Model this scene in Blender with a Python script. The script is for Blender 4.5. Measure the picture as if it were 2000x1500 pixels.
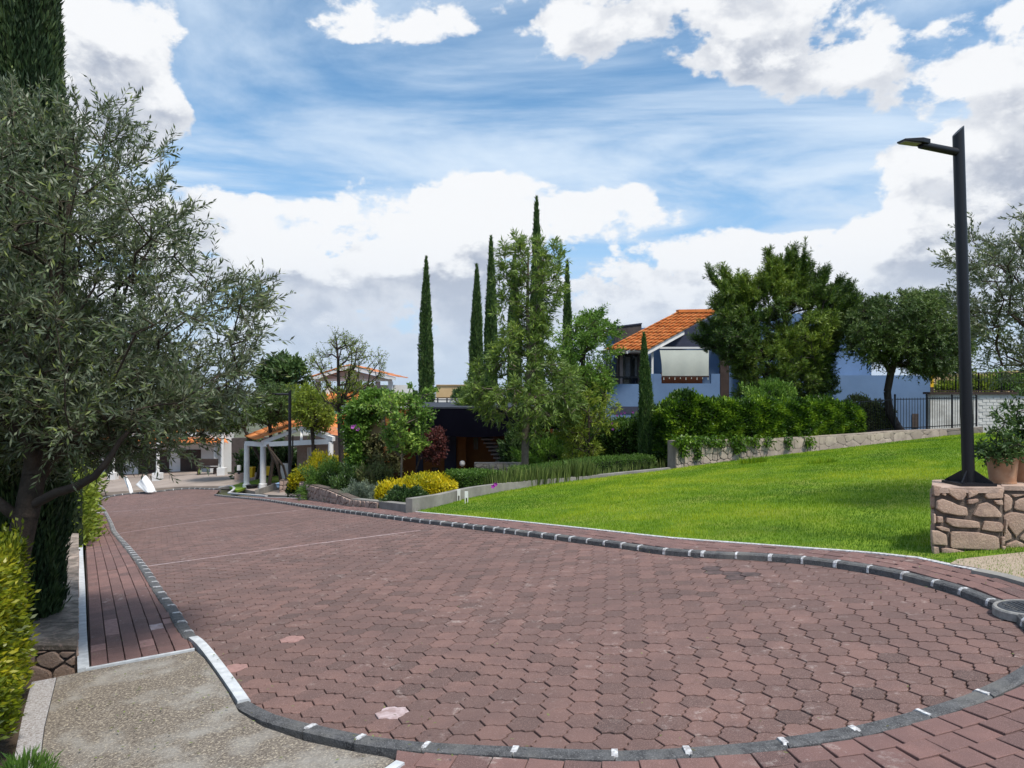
import bpy, math, random
import numpy as np
from mathutils import Vector, Matrix
for o in list(bpy.data.objects): bpy.data.objects.remove(o)
sc = bpy.context.scene
COL = sc.collection
rad = math.radians
# ------------------------------------------------------------------ camera
F = 1450.0; PIT = math.atan(18 / F); CZ = 1.75
cam = bpy.data.cameras.new('camera'); camo = bpy.data.objects.new('camera', cam); COL.objects.link(camo)
cam.sensor_width = 36; cam.lens = 36 * F / 2000; cam.clip_start = .05; cam.clip_end = 40000
camo.location = (0, 0, CZ); camo.rotation_euler = (rad(90) + PIT, 0, 0)
sc.camera = camo
# ------------------------------------------------------------------ light, exposure
SUN_EL, SUN_AZ = 60, 138            # degrees; azimuth clockwise from the view direction (+y)
sc.view_settings.view_transform = 'Standard'; sc.view_settings.look = 'None'
sc.view_settings.gamma = 1; sc.view_settings.use_curve_mapping = False; sc.view_settings.exposure = 0.32
sun = bpy.data.lights.new('sun', 'SUN'); sun.energy = 4.0; sun.angle = rad(10); sun.color = (1, .95, .87)
suno = bpy.data.objects.new('sun', sun); COL.objects.link(suno)
sd = Vector((math.sin(rad(SUN_AZ)) * math.cos(rad(SUN_EL)), math.cos(rad(SUN_AZ)) * math.cos(rad(SUN_EL)), math.sin(rad(SUN_EL))))
suno.rotation_euler = sd.to_track_quat('Z', 'Y').to_euler()
sc.cycles.max_bounces = 6; sc.cycles.transparent_max_bounces = 6; sc.cycles.volume_bounces = 0


def azel(px, py):
    a = (px - 1000) / F; b = (750 - py) / F
    c, s = math.cos(PIT), math.sin(PIT)
    x, y, z = a, c - b * s, s + b * c
    return math.atan2(x, y), math.atan2(z, math.hypot(x, y))


# big cumulus of this sky: centre px, centre py, radius x, radius y, weight
CLOUDS = [(190, 90, 190, 150, 1.1), (300, 225, 95, 75, .9), (70, 230, 110, 110, .7), (470, 335, 150, 40, -.9), (1795, 110, 55, 80, -1.0), (1700, 432, 220, 24, -.9), (1560, 400, 160, 40, -.8), (420, 130, 60, 110, -.5), (700, 30, 170, 60, 1.05), (820, 60, 90, 25, .5),
          (1330, 0, 350, 90, 1.5), (1120, 70, 110, 60, .8), (1640, 115, 130, 85, 1.3), (1480, 110, 110, 50, .8), (1585, 190, 70, 30, .6),
          (1930, 240, 190, 130, 1.6), (1990, 60, 160, 110, 1.0), (1800, 320, 120, 55, .9), (1850, 395, 110, 32, .8),
          (480, 450, 250, 80, 1.3), (770, 355, 110, 75, 1.1), (700, 480, 330, 80, 1.1), (985, 380, 105, 65, 1.2), (360, 400, 90, 60, .7),
          (1225, 378, 90, 34, 1.1), (1335, 345, 60, 18, .6), (1235, 490, 210, 80, 1.25), (1600, 490, 330, 70, 1.0),
          (1900, 480, 250, 70, .95), (1000, 600, 620, 80, 1.15), (560, 600, 420, 90, 1.2), (1500, 620, 500, 90, 1.1), (500, 700, 500, 35, .7), (1100, 700, 900, 35, .75), (1900, 620, 250, 90, .9),
          (1050, 170, 260, 90, -.5), (1500, 300, 200, 70, -.9), (560, 230, 230, 120, -.8), (1150, 280, 260, 60, -.5),
          (2500, 150, 300, 200, .8), (-300, 300, 260, 200, .8), (1200, -500, 500, 220, .6), (200, -400, 350, 200, .5)]


def build_world():
    w = bpy.data.worlds.new('World'); sc.world = w; w.use_nodes = True
    nt = w.node_tree; nt.nodes.clear()
    g = bpy.data.node_groups.new('cloud_density', 'ShaderNodeTree')
    g.interface.new_socket('Dir', in_out='INPUT', socket_type='NodeSocketVector')
    g.interface.new_socket('Density', in_out='OUTPUT', socket_type='NodeSocketFloat')
    N, L = g.nodes, g.links

    def mk(t, tree=None, **k):
        n = (tree or g).nodes.new(t)
        for a, b in k.items(): setattr(n, a, b)
        return n

    def math_(op, a, b=None, c=None, tree=None, clamp=False):
        n = mk('ShaderNodeMath', tree, operation=op); n.use_clamp = clamp
        for i, v in enumerate((a, b, c)):
            if v is None: continue
            if isinstance(v, (int, float)): n.inputs[i].default_value = v
            else: (tree or g).links.new(v, n.inputs[i])
        return n.outputs[0]

    def vm(op, a, b=None, c=None, tree=None):
        n = mk('ShaderNodeVectorMath', tree, operation=op)
        for i, v in enumerate((a, b, c)):
            if v is None: continue
            if isinstance(v, tuple): n.inputs[i].default_value = v
            else: (tree or g).links.new(v, n.inputs[i])
        return n
    gi = mk('NodeGroupInput'); go = mk('NodeGroupOutput')
    sep = mk('ShaderNodeSeparateXYZ'); L.new(gi.outputs[0], sep.inputs[0])
    az = math_('ARCTAN2', sep.outputs[0], sep.outputs[1])
    hx = math_('SQRT', math_('ADD', math_('MULTIPLY', sep.outputs[0], sep.outputs[0]), math_('MULTIPLY', sep.outputs[1], sep.outputs[1])))
    el = math_('ARCTAN2', sep.outputs[2], hx)
    P = mk('ShaderNodeCombineXYZ'); L.new(az, P.inputs[0]); L.new(el, P.inputs[1]); P = P.outputs[0]
    acc = None
    for (cx, cy, rx, ry, wt) in CLOUDS:
        a0, e0 = azel(cx, cy); ra = rx / F * .95; re = ry / F * .95
        q = vm('MULTIPLY_ADD', P, (1 / ra, 1 / re, 0), (-a0 / ra, -e0 / re, 0))
        d = vm('DOT_PRODUCT', q.outputs[0], q.outputs[0]).outputs['Value']
        e = math_('POWER', 2.0, math_('MULTIPLY', d, -1.0))
        acc = math_('MULTIPLY_ADD', e, wt, acc if acc is not None else 0.0)
    st = vm('MULTIPLY', gi.outputs[0], (1, 1, 1.6)).outputs[0]
    def noise(v, s, det, rgh, dist=0, off=0.):
        n = mk('ShaderNodeTexNoise'); n.noise_dimensions = '3D'
        n.inputs['Scale'].default_value = s; n.inputs['Detail'].default_value = det; n.inputs['Roughness'].default_value = rgh
        n.inputs['Distortion'].default_value = dist
        L.new(vm('ADD', v, (off, off * .7, off * .3)).outputs[0], n.inputs['Vector'])
        return n.outputs[0]
    n1 = noise(st, 6.5, 10, .55, .25, 3.1)
    n2 = noise(st, 13.0, 8, .6, .1, 7.7)
    nn = math_('ADD', math_('MULTIPLY', math_('SUBTRACT', n1, .5), 3.6), math_('MULTIPLY', math_('SUBTRACT', n2, .5), 2.3))
    pos = math_('SUBTRACT', 1.0, math_('POWER', 2.718, math_('MULTIPLY', acc, -1.25)))
    base = math_('MULTIPLY_ADD', pos, 1.75, -1.08)
    L.new(math_('ADD', base, nn), go.inputs[0])
    # ---- world tree
    W = nt
    tc = mk('ShaderNodeTexCoord', W)
    D = vm('NORMALIZE', tc.outputs['Generated'], tree=W).outputs[0]
    ga = mk('ShaderNodeGroup', W); ga.node_tree = g; W.links.new(D, ga.inputs[0])
    gb = mk('ShaderNodeGroup', W); gb.node_tree = g
    W.links.new(vm('ADD', D, (-.018, 0, .036), tree=W).outputs[0], gb.inputs[0])
    gc = mk('ShaderNodeGroup', W); gc.node_tree = g
    W.links.new(vm('ADD', D, (-.03, 0, .10), tree=W).outputs[0], gc.inputs[0])
    den = ga.outputs[0]

    def mr(v, a, b, c=0., d=1., smooth=True):
        n = mk('ShaderNodeMapRange', W); n.interpolation_type = 'SMOOTHSTEP' if smooth else 'LINEAR'
        W.links.new(v, n.inputs[0])
        for i, x in zip((1, 2, 3, 4), (a, b, c, d)): n.inputs[i].default_value = x
        return n.outputs[0]
    alpha = mr(den, -.02, .30)
    shade = mr(math_('MULTIPLY_ADD', gc.outputs[0], .55, math_('SUBTRACT', gb.outputs[0], math_('MULTIPLY', den, .75, tree=W), tree=W), tree=W), -.28, .50)
    thick = mr(den, .2, 1.0)
    sh2 = math_('MULTIPLY', shade, math_('ADD', math_('MULTIPLY', thick, .6, tree=W), .4, tree=W), tree=W)

    def mix(f, a, b):
        n = mk('ShaderNodeMix', W); n.data_type = 'RGBA'
        if isinstance(f, (int, float)): n.inputs[0].default_value = f
        else: W.links.new(f, n.inputs[0])
        for i, v in ((6, a), (7, b)):
            if isinstance(v, tuple): n.inputs[i].default_value = (*v, 1)
            else: W.links.new(v, n.inputs[i])
        return n.outputs[2]
    S = 8.8
    ccol = mix(sh2, (.90 * S, .905 * S, .915 * S), (.41 * S, .45 * S, .54 * S))
    sky = mk('ShaderNodeTexSky', W); sky.sky_type = 'NISHITA'; sky.sun_disc = False
    sky.sun_elevation = rad(SUN_EL); sky.sun_rotation = rad(SUN_AZ); sky.altitude = 1900; sky.air_density = 1.0; sky.dust_density = .6; sky.ozone_density = 2.2
    hs = mk('ShaderNodeHueSaturation', W); hs.inputs['Saturation'].default_value = 1.22; hs.inputs['Hue'].default_value = .488; hs.inputs['Value'].default_value = SKYV
    W.links.new(sky.outputs[0], hs.inputs['Color'])
    # cirrus: long streaks on a high flat layer
    sp = mk('ShaderNodeSeparateXYZ', W); W.links.new(D, sp.inputs[0])
    iz = math_('DIVIDE', 1.0, math_('MAXIMUM', sp.outputs[2], .06, tree=W), tree=W)
    pl = vm('SCALE', D, tree=W); W.links.new(iz, pl.inputs['Scale'])
    mp = mk('ShaderNodeMapping', W); mp.inputs['Rotation'].default_value = (0, 0, rad(-32)); mp.inputs['Scale'].default_value = (.5, .8, 0)
    W.links.new(pl.outputs[0], mp.inputs['Vector'])
    n = mk('ShaderNodeTexNoise', W); n.inputs['Scale'].default_value = 1.0; n.inputs['Detail'].default_value = 8; n.inputs['Roughness'].default_value = .60; n.inputs['Distortion'].default_value = .7
    W.links.new(mp.outputs[0], n.inputs['Vector'])
    ci = math_('MULTIPLY', mr(n.outputs[0], .33, .64, 0.06, .97), mr(sp.outputs[2], .10, .24), tree=W)
    skc = mix(ci, hs.outputs[0], (.66 * S, .78 * S, .92 * S))
    # pale band of far air above the horizon
    hz = mr(sp.outputs[2], .0, .30, .97, 0)
    skc = mix(hz, skc, (.50 * S, .61 * S, .77 * S))
    c2 = mix(mr(sp.outputs[2], .0, .20, .75, 0), ccol, (.56 * S, .65 * S, .80 * S))
    fin = mix(math_('MULTIPLY', alpha, mr(sp.outputs[2], -.01, .10, .45, .97), tree=W), skc, c2)
    bg = mk('ShaderNodeBackground', W); bg.inputs['Strength'].default_value = .1
    out = mk('ShaderNodeOutputWorld', W)
    W.links.new(fin, bg.inputs[0]); W.links.new(bg.outputs[0], out.inputs[0])
    w.cycles.sampling_method = 'MANUAL'; w.cycles.sample_map_resolution = 512


SKYV = 1.5
build_world()


# ------------------------------------------------------------------ ground form and pixel helpers
def sp_(t, w): return w * np.logaddexp(0, t / w)


def G(x, y):
    x = np.asarray(x, float); y = np.asarray(y, float)
    u = -.435 * x + .9 * y; v = .9 * x + .435 * y
    v = np.clip(v, -25, 60)
    z = -.037 * u + .053 * v - .062 * sp_(u - 9, 1.5) + .079 * sp_(u - 34, 1.5)
    r = np.hypot(x, y)
    return z - .07 * sp_(r - 85, 8) + .0655 * sp_(r - 900, 40)


def ray(px, py):
    a = (px - 1000) / F; b = (750 - py) / F
    c, s = math.cos(PIT), math.sin(PIT)
    return np.array([a, c - b * s, s + b * c])


def at(px, py, Y):
    d = ray(px, py); k = Y / d[1]
    return np.array([d[0] * k, Y, CZ + d[2] * k])


def gp(px, py, off=0.):
    d = ray(px, py); t = np.linspace(.5, 90, 3000)
    z = CZ + d[2] * t - (G(d[0] * t, d[1] * t) + off)
    i = int(np.argmax(z < 0)); a, b = t[i - 1], t[i]
    for _ in range(25):
        m = (a + b) / 2
        if CZ + d[2] * m - (G(d[0] * m, d[1] * m) + off) > 0: a = m
        else: b = m
    return np.array([d[0] * a, d[1] * a, CZ + d[2] * a])


def g3(x, y, off=0.): return np.array([x, y, float(G(x, y)) + off])


RNG = np.random.default_rng(7)
random.seed(7)


# ------------------------------------------------------------------ materials
def nmat(name):
    m = bpy.data.materials.new(name); m.use_nodes = True
    nt = m.node_tree; b = nt.nodes['Principled BSDF']
    return m, nt, b


def M(name, col, col2=None, scale=6., rough=.8, bump=0., bscale=None, spec=.3, metal=0., tint=None, big=None, bigscale=.6, speck=None, speckscale=160.,
      scuff=None, stretch=None, sheen=0., transl=0., lo=.35, hi=.65):
    m, nt, b = nmat(name); N = nt.nodes; L = nt.links
    b.inputs['Roughness'].default_value = rough; b.inputs['Metallic'].default_value = metal
    b.inputs['Specular IOR Level'].default_value = spec
    geo = N.new('ShaderNodeNewGeometry'); pos = geo.outputs['Position']
    if stretch:
        mp = N.new('ShaderNodeMapping'); mp.inputs['Scale'].default_value = stretch; L.new(pos, mp.inputs['Vector']); posn = mp.outputs[0]
    else: posn = pos

    def noise(s, det=6, r=.6, p=None):
        n = N.new('ShaderNodeTexNoise'); n.inputs['Scale'].default_value = s; n.inputs['Detail'].default_value = det; n.inputs['Roughness'].default_value = r
        L.new(p or posn, n.inputs['Vector']); return n.outputs[0]

    def mr(v, a, c, d=0., e=1.):
        n = N.new('ShaderNodeMapRange'); L.new(v, n.inputs[0])
        for i, x in zip((1, 2, 3, 4), (a, c, d, e)): n.inputs[i].default_value = x
        return n.outputs[0]

    def mix(f, a, c):
        n = N.new('ShaderNodeMix'); n.data_type = 'RGBA'
        L.new(f, n.inputs[0])
        for i, v in ((6, a), (7, c)):
            if isinstance(v, tuple): n.inputs[i].default_value = (*v, 1)
            else: L.new(v, n.inputs[i])
        return n.outputs[2]
    cur = col
    if col2: cur = mix(mr(noise(scale), lo, hi), col, col2)
    if tint:
        at_ = N.new('ShaderNodeAttribute'); at_.attribute_name = 'tint'
        cur = mix(mr(at_.outputs['Fac'], 0, 1), cur, tint)
    if speck: cur = mix(mr(noise(speckscale, 3, .7), .52, .68), cur, speck)
    if big: cur = mix(mr(noise(bigscale, 5, .6, pos), .48, .72), cur, big)
    if scuff:
        a1 = mr(noise(9, 9, .8, pos), .56, .70); a2 = mr(noise(1.1, 3, .5, pos), .44, .60); mm = N.new('ShaderNodeMath'); mm.operation = 'MULTIPLY'; L.new(a1, mm.inputs[0]); L.new(a2, mm.inputs[1])
        cur = mix(mm.outputs[0], cur, scuff)
    if isinstance(cur, tuple): b.inputs['Base Color'].default_value = (*cur, 1)
    else: L.new(cur, b.inputs['Base Color'])
    if bump:
        bn = N.new('ShaderNodeBump'); bn.inputs['Strength'].default_value = 1; bn.inputs['Distance'].default_value = bump
        L.new(noise(bscale or scale * 4, 6, .65), bn.inputs['Height']); L.new(bn.outputs[0], b.inputs['Normal'])
    return m


def LM(name, c1, c2, c3, transl=.35, rough=.5, back=None, wood=None):
    """leaf: colour by the per-leaf tint 0..1"""
    c1, c2, c3 = [tuple(min(q * kk, .8) for q in c) for c, kk in ((c1, 1.35), (c2, 1.35), (c3, 1.25))]
    m, nt, b = nmat(name); N = nt.nodes; L = nt.links
    a = N.new('ShaderNodeAttribute'); a.attribute_name = 'tint'
    r = N.new('ShaderNodeValToRGB'); L.new(a.outputs['Fac'], r.inputs[0])
    e = r.color_ramp.elements; e[0].position = .05; e[0].color = (*c1, 1); e[1].position = .95; e[1].color = (*c3, 1)
    k = e.new(.5); k.color = (*c2, 1)
    col = r.outputs[0]
    if back:
        geo = N.new('ShaderNodeNewGeometry'); mx = N.new('ShaderNodeMix'); mx.data_type = 'RGBA'
        L.new(geo.outputs['Backfacing'], mx.inputs[0]); L.new(col, mx.inputs[6]); mx.inputs[7].default_value = (*back, 1); col = mx.outputs[2]
    b.inputs['Roughness'].default_value = rough; b.inputs['Specular IOR Level'].default_value = .35
    L.new(col, b.inputs['Base Color'])
    t = N.new('ShaderNodeBsdfTranslucent'); L.new(col, t.inputs[0])
    ms = N.new('ShaderNodeMixShader'); ms.inputs[0].default_value = transl
    L.new(b.outputs[0], ms.inputs[1]); L.new(t.outputs[0], ms.inputs[2]); L.new(ms.outputs[0], nt.nodes['Material Output'].inputs[0])
    return m


MT = dict(
    paver=M('paver', (.205, .117, .099), (.145, .086, .077), 5, .85, .003, 190, scuff=(.44, .37, .34), tint=(.082, .055, .05), speck=(.29, .19, .17), speckscale=150, big=(.13, .083, .075), bigscale=.45),
    paver_pale=M('paver_pale', (.36, .21, .19), (.26, .15, .135), 30, .8, .0025, 200),
    paver_white=M('paver_white', (.50, .40, .41), (.30, .21, .20), 18, .8, .0025, 200),
    walk=M('walk_paver', (.225, .122, .104), (.16, .09, .08), 6, .85, .003, 190, scuff=(.42, .36, .33), tint=(.075, .05, .047), speck=(.32, .2, .19), speckscale=240, big=(.15, .088, .083), bigscale=.7),
    paver_dark=M('paver_stained', (.055, .04, .038), (.12, .08, .075), 12, .7, .003, 190),
    sand=M('joint_sand', (.045, .032, .028), (.075, .055, .05), 25, .95, .003, 90),
    mortar=M('mortar', (.16, .125, .11), (.10, .08, .07), 14, .95, .005, 90),
    kerb=M('kerb_stone', (.115, .115, .12), (.05, .05, .054), 18, .9, .009, 110, speck=(.21, .21, .21), speckscale=130, big=(.17, .165, .155), bigscale=2.5),
    paint=M('white_paint', (.62, .64, .66), (.44, .46, .48), 14, .7, .002, 120, big=(.48, .49, .5), bigscale=5),
    paint_worn=M('worn_paint', (.66, .67, .69), (.24, .22, .22), 45, .75, .002, 120),
    paint_thin=M('thin_paint', (.42, .33, .33), (.27, .17, .165), 26, .8, .001, 120, big=(.55, .50, .50), bigscale=.8),
    aggregate=M('aggregate', (.235, .20, .165), (.09, .073, .06), 70, .9, .007, 130, speck=(.50, .43, .33), speckscale=75, big=(.33, .31, .28), bigscale=3.2),
    whitestrip=M('white_strip', (.42, .40, .40), (.20, .17, .15), 75, .9, .004, 150, speck=(.55, .54, .55), speckscale=110),
    soil=M('soil', (.07, .05, .035), (.11, .08, .055), 5, .95, .02, 20),
    concrete=M('concrete', (.27, .255, .235), (.19, .18, .165), 3, .9, .003, 60, big=(.14, .13, .12), bigscale=1.4),
    plaza=M('plaza_concrete', (.33, .27, .23), (.26, .21, .18), 1.2, .9, .003, 40, big=(.20, .165, .14), bigscale=.5),
    gravel=M('gravel', (.42, .33, .25), (.30, .23, .175), 40, .95, .006, 120, speck=(.5, .42, .34), speckscale=120),
    lawn=M('lawn_soil', (.17, .26, .012), (.08, .16, .010), 2.5, .95, .02, 40, big=(.24, .27, .04), bigscale=1.1),
    pstone=M('pillar_stone', (.50, .355, .27), (.40, .275, .21), 9, .85, .008, 45, tint=(.30, .195, .15), speck=(.50, .38, .31), speckscale=90, big=(.24, .165, .135), bigscale=5),
    pmortar=M('pillar_mortar', (.15, .115, .095), (.075, .06, .052), 12, .95, .012, 60),
    pcap=M('pillar_cap', (.46, .34, .28), (.36, .26, .21), 12, .9, .006, 60, big=(.24, .17, .14), bigscale=6),
    wstone=M('wall_stone', (.50, .42, .34), (.36, .30, .24), 5, .9, .01, 40, tint=(.30, .245, .20), big=(.25, .21, .17), bigscale=2.6, stretch=(1, 1, .35)),
    wmortar=M('wall_mortar', (.38, .32, .27), (.20, .165, .14), 4, .95, .012, 40, stretch=(1, 1, .4)),
    pink=M('pink_stone', (.44, .33, .28), (.34, .245, .20), 6, .9, .01, 40, tint=(.26, .19, .16)),
    wcop=M('coping', (.38, .31, .255), (.17, .14, .11), 7, .95, .03, 22, big=(.11, .09, .075), bigscale=3.2, speck=(.42, .30, .25), speckscale=26, lo=.42, hi=.58),
    black=M('black_metal', (.006, .006, .009), None, rough=.42, spec=.4),
    led=M('led_lens', (.25, .24, .2), (.12, .11, .1), 200, .3),
    terracotta=M('terracotta', (.44, .25, .15), (.36, .19, .11), 10, .8, .002, 60, big=(.5, .33, .22), bigscale=7),
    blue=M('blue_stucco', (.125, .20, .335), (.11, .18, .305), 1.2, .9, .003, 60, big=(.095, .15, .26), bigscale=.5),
    dblue=M('dark_blue_and_shade', (.035, .04, .068), (.045, .05, .08), 2, .9, .002, 60),  # shade of the blue gable wall put into the colour; also openings and trim
    white=M('white_wall', (.68, .67, .66), (.60, .59, .58), 1.5, .85, .002, 60),
    whitebrick=M('white_brick', (.60, .60, .58), (.50, .50, .48), 2, .85, .006, 20, big=(.30, .29, .27), bigscale=.9, stretch=(1, 1, 3)),
    beige=M('beige_wall', (.52, .37, .20), (.46, .32, .17), 1, .9, .003, 30),
    ochre=M('ochre_wall', (.25, .10, .028), (.19, .07, .02), 3, .9, .004, 40),
    sandw=M('sand_wall', (.50, .36, .20), (.42, .28, .14), 3, .9, .004, 40),
    tile=M('roof_tile', (.62, .19, .045), (.50, .14, .032), 3, .8, .002, 80, tint=(.70, .27, .09), big=(.42, .12, .03), bigscale=2),
    tiledark=M('roof_tile_dark', (.46, .16, .07), (.36, .12, .05), 3, .85, .002, 80, tint=(.58, .24, .11)),  # darker tile tone for the right-hand roof slopes
    brown=M('brown_metal', (.035, .022, .018), (.05, .032, .026), 4, .6),
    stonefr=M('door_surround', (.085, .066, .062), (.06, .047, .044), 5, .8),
    stonefr2=M('door_jamb', (.36, .29, .28), (.28, .22, .21), 5, .8),
    glass=M('dark_glass', (.018, .022, .028), None, rough=.12, spec=.6),
    curtain=M('curtain', (.22, .22, .23), (.15, .15, .16), 8, .9),
    blind=M('blind_fabric', (.50, .52, .46), (.47, .49, .44), 4, .9),
    wood=M('red_wood', (.11, .035, .015), (.07, .022, .01), 6, .6),
    canopy=M('canopy_fabric', (.003, .003, .006), (.004, .004, .008), 3, 1., spec=.02),
    canopytop=M('canopy_top', (.035, .04, .055), (.022, .026, .036), 2, .7),
    canvas=M('white_canvas', (.72, .72, .72), (.62, .62, .62), 4, .8),
    yellow=M('yellow_plastic', (.68, .42, .02), None, rough=.5),
    bluebin=M('blue_plastic', (.25, .38, .55), None, rough=.5),
    iron=M('cover_iron', (.06, .065, .075), (.04, .043, .05), 20, .5, .003, 90),
    ring=M('cover_ring', (.30, .29, .28), (.18, .175, .165), 16, .85, .004, 80),
    green=M('green_trim', (.16, .34, .28), None, rough=.8),
    flower_p=M('pink_petal', (.42, .10, .42), None, rough=.6),
    flower_m=M('magenta_petal', (.30, .015, .30), None, rough=.6),
    core=M('inner_shade', (.010, .017, .006), (.016, .026, .010), 10, .95),  # solid hull inside foliage: shade between the leaves given as near-black green
    bark=M('bark', (.065, .047, .036), (.035, .026, .02), 14, .9, .01, 60),
    barkl=M('pale_bark', (.19, .155, .115), (.12, .10, .075), 14, .9, .008, 60),
    barkd=M('dark_bark', (.035, .027, .024), (.055, .042, .035), 10, .9, .006, 50),
    twigl=M('olive_twig', (.13, .125, .075), (.09, .085, .055), 10, .8),
    hill=M('far_hill', (.10, .12, .06), (.14, .13, .08), .002, .95),
    plain=M('far_plain', (.10, .13, .05), (.16, .15, .09), .004, .95),
    olive=LM('olive_leaf', (.026, .044, .016), (.075, .105, .040), (.22, .25, .06), .25, .45, back=(.16, .19, .12)),
    cypress=LM('cypress_leaf', (.010, .024, .008), (.022, .045, .014), (.05, .08, .022), .12, .6),
    cypress_far=LM('cypress_far_leaf', (.020, .050, .012), (.045, .09, .02), (.10, .155, .04), .12, .6),
    oak=LM('silk_oak_leaf', (.04, .078, .012), (.11, .175, .025), (.26, .34, .05), .4, .5, back=(.17, .25, .06)),
    bright=LM('bright_leaf', (.045, .10, .012), (.10, .19, .025), (.20, .30, .05), .4, .5),
    lightleaf=LM('light_leaf', (.05, .11, .02), (.12, .21, .035), (.26, .36, .06), .4, .5),
    pine=LM('pine_needle', (.022, .05, .008), (.075, .125, .014), (.20, .26, .028), .2, .5),
    mesq=LM('mesquite_leaf', (.026, .05, .012), (.065, .105, .024), (.14, .19, .045), .3, .5),
    vine=LM('vine_leaf', (.014, .038, .004), (.06, .125, .008), (.20, .30, .02), .35, .45),
    hedge=LM('hedge_leaf', (.028, .065, .010), (.062, .125, .018), (.12, .20, .03), .3, .5),
    gold=LM('golden_leaf', (.10, .14, .008), (.36, .32, .010), (.62, .48, .015), .35, .45),
    goldgreen=LM('golden_green_leaf', (.035, .06, .005), (.135, .165, .008), (.33, .30, .018), .4, .4),
    red=LM('red_leaf', (.035, .010, .010), (.075, .02, .018), (.16, .05, .04), .3, .5),
    rosemary=LM('rosemary_leaf', (.06, .085, .06), (.11, .14, .10), (.18, .21, .15), .2, .6),
    yellowgreen=LM('yellowgreen_leaf', (.07, .11, .01), (.15, .20, .02), (.27, .31, .04), .4, .5),
    darkleaf=LM('dark_leaf', (.014, .034, .01), (.035, .07, .018), (.08, .13, .03), .25, .5),
    grass=LM('grass_blade', (.05, .125, .005), (.14, .235, .006), (.33, .38, .02), .35, .6),
    blade=LM('sword_leaf', (.03, .05, .012), (.085, .125, .03), (.20, .24, .07), .25, .5),
    dry=LM('dry_leaf', (.08, .07, .03), (.11, .13, .04), (.16, .2, .06), .3, .6),
)


# ------------------------------------------------------------------ mesh helpers
def link(name, me, mat=None, parent=None):
    o = bpy.data.objects.new(name, me); COL.objects.link(o)
    if mat is not None and not me.materials:
        me.materials.append(MT[mat] if isinstance(mat, str) else mat)
    if parent: o.parent = parent
    return o


def npmesh(name, V, F4, tint=None, smooth=False):
    """V (n,3); F4: list of int arrays (m,k)"""
    me = bpy.data.meshes.new(name)
    if not isinstance(F4, list): F4 = [F4]
    F4 = [np.asarray(f, np.int32) for f in F4 if len(f)]
    me.vertices.add(len(V)); me.vertices.foreach_set('co', np.ascontiguousarray(V, np.float32).ravel())
    nl = sum(f.size for f in F4); nf = sum(len(f) for f in F4)
    me.loops.add(nl); me.polygons.add(nf)
    me.loops.foreach_set('vertex_index', np.concatenate([f.ravel() for f in F4]))
    st = []; k = 0
    for f in F4:
        st.append(k + np.arange(len(f)) * f.shape[1]); k += f.size
    me.polygons.foreach_set('loop_start', np.concatenate(st).astype(np.int32))
    if tint is not None:
        a = me.attributes.new('tint', 'FLOAT', 'FACE'); a.data.foreach_set('value', np.asarray(tint, np.float32))
    me.update(calc_edges=True)
    if smooth: me.polygons.foreach_set('use_smooth', np.ones(nf, bool))
    return me


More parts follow.
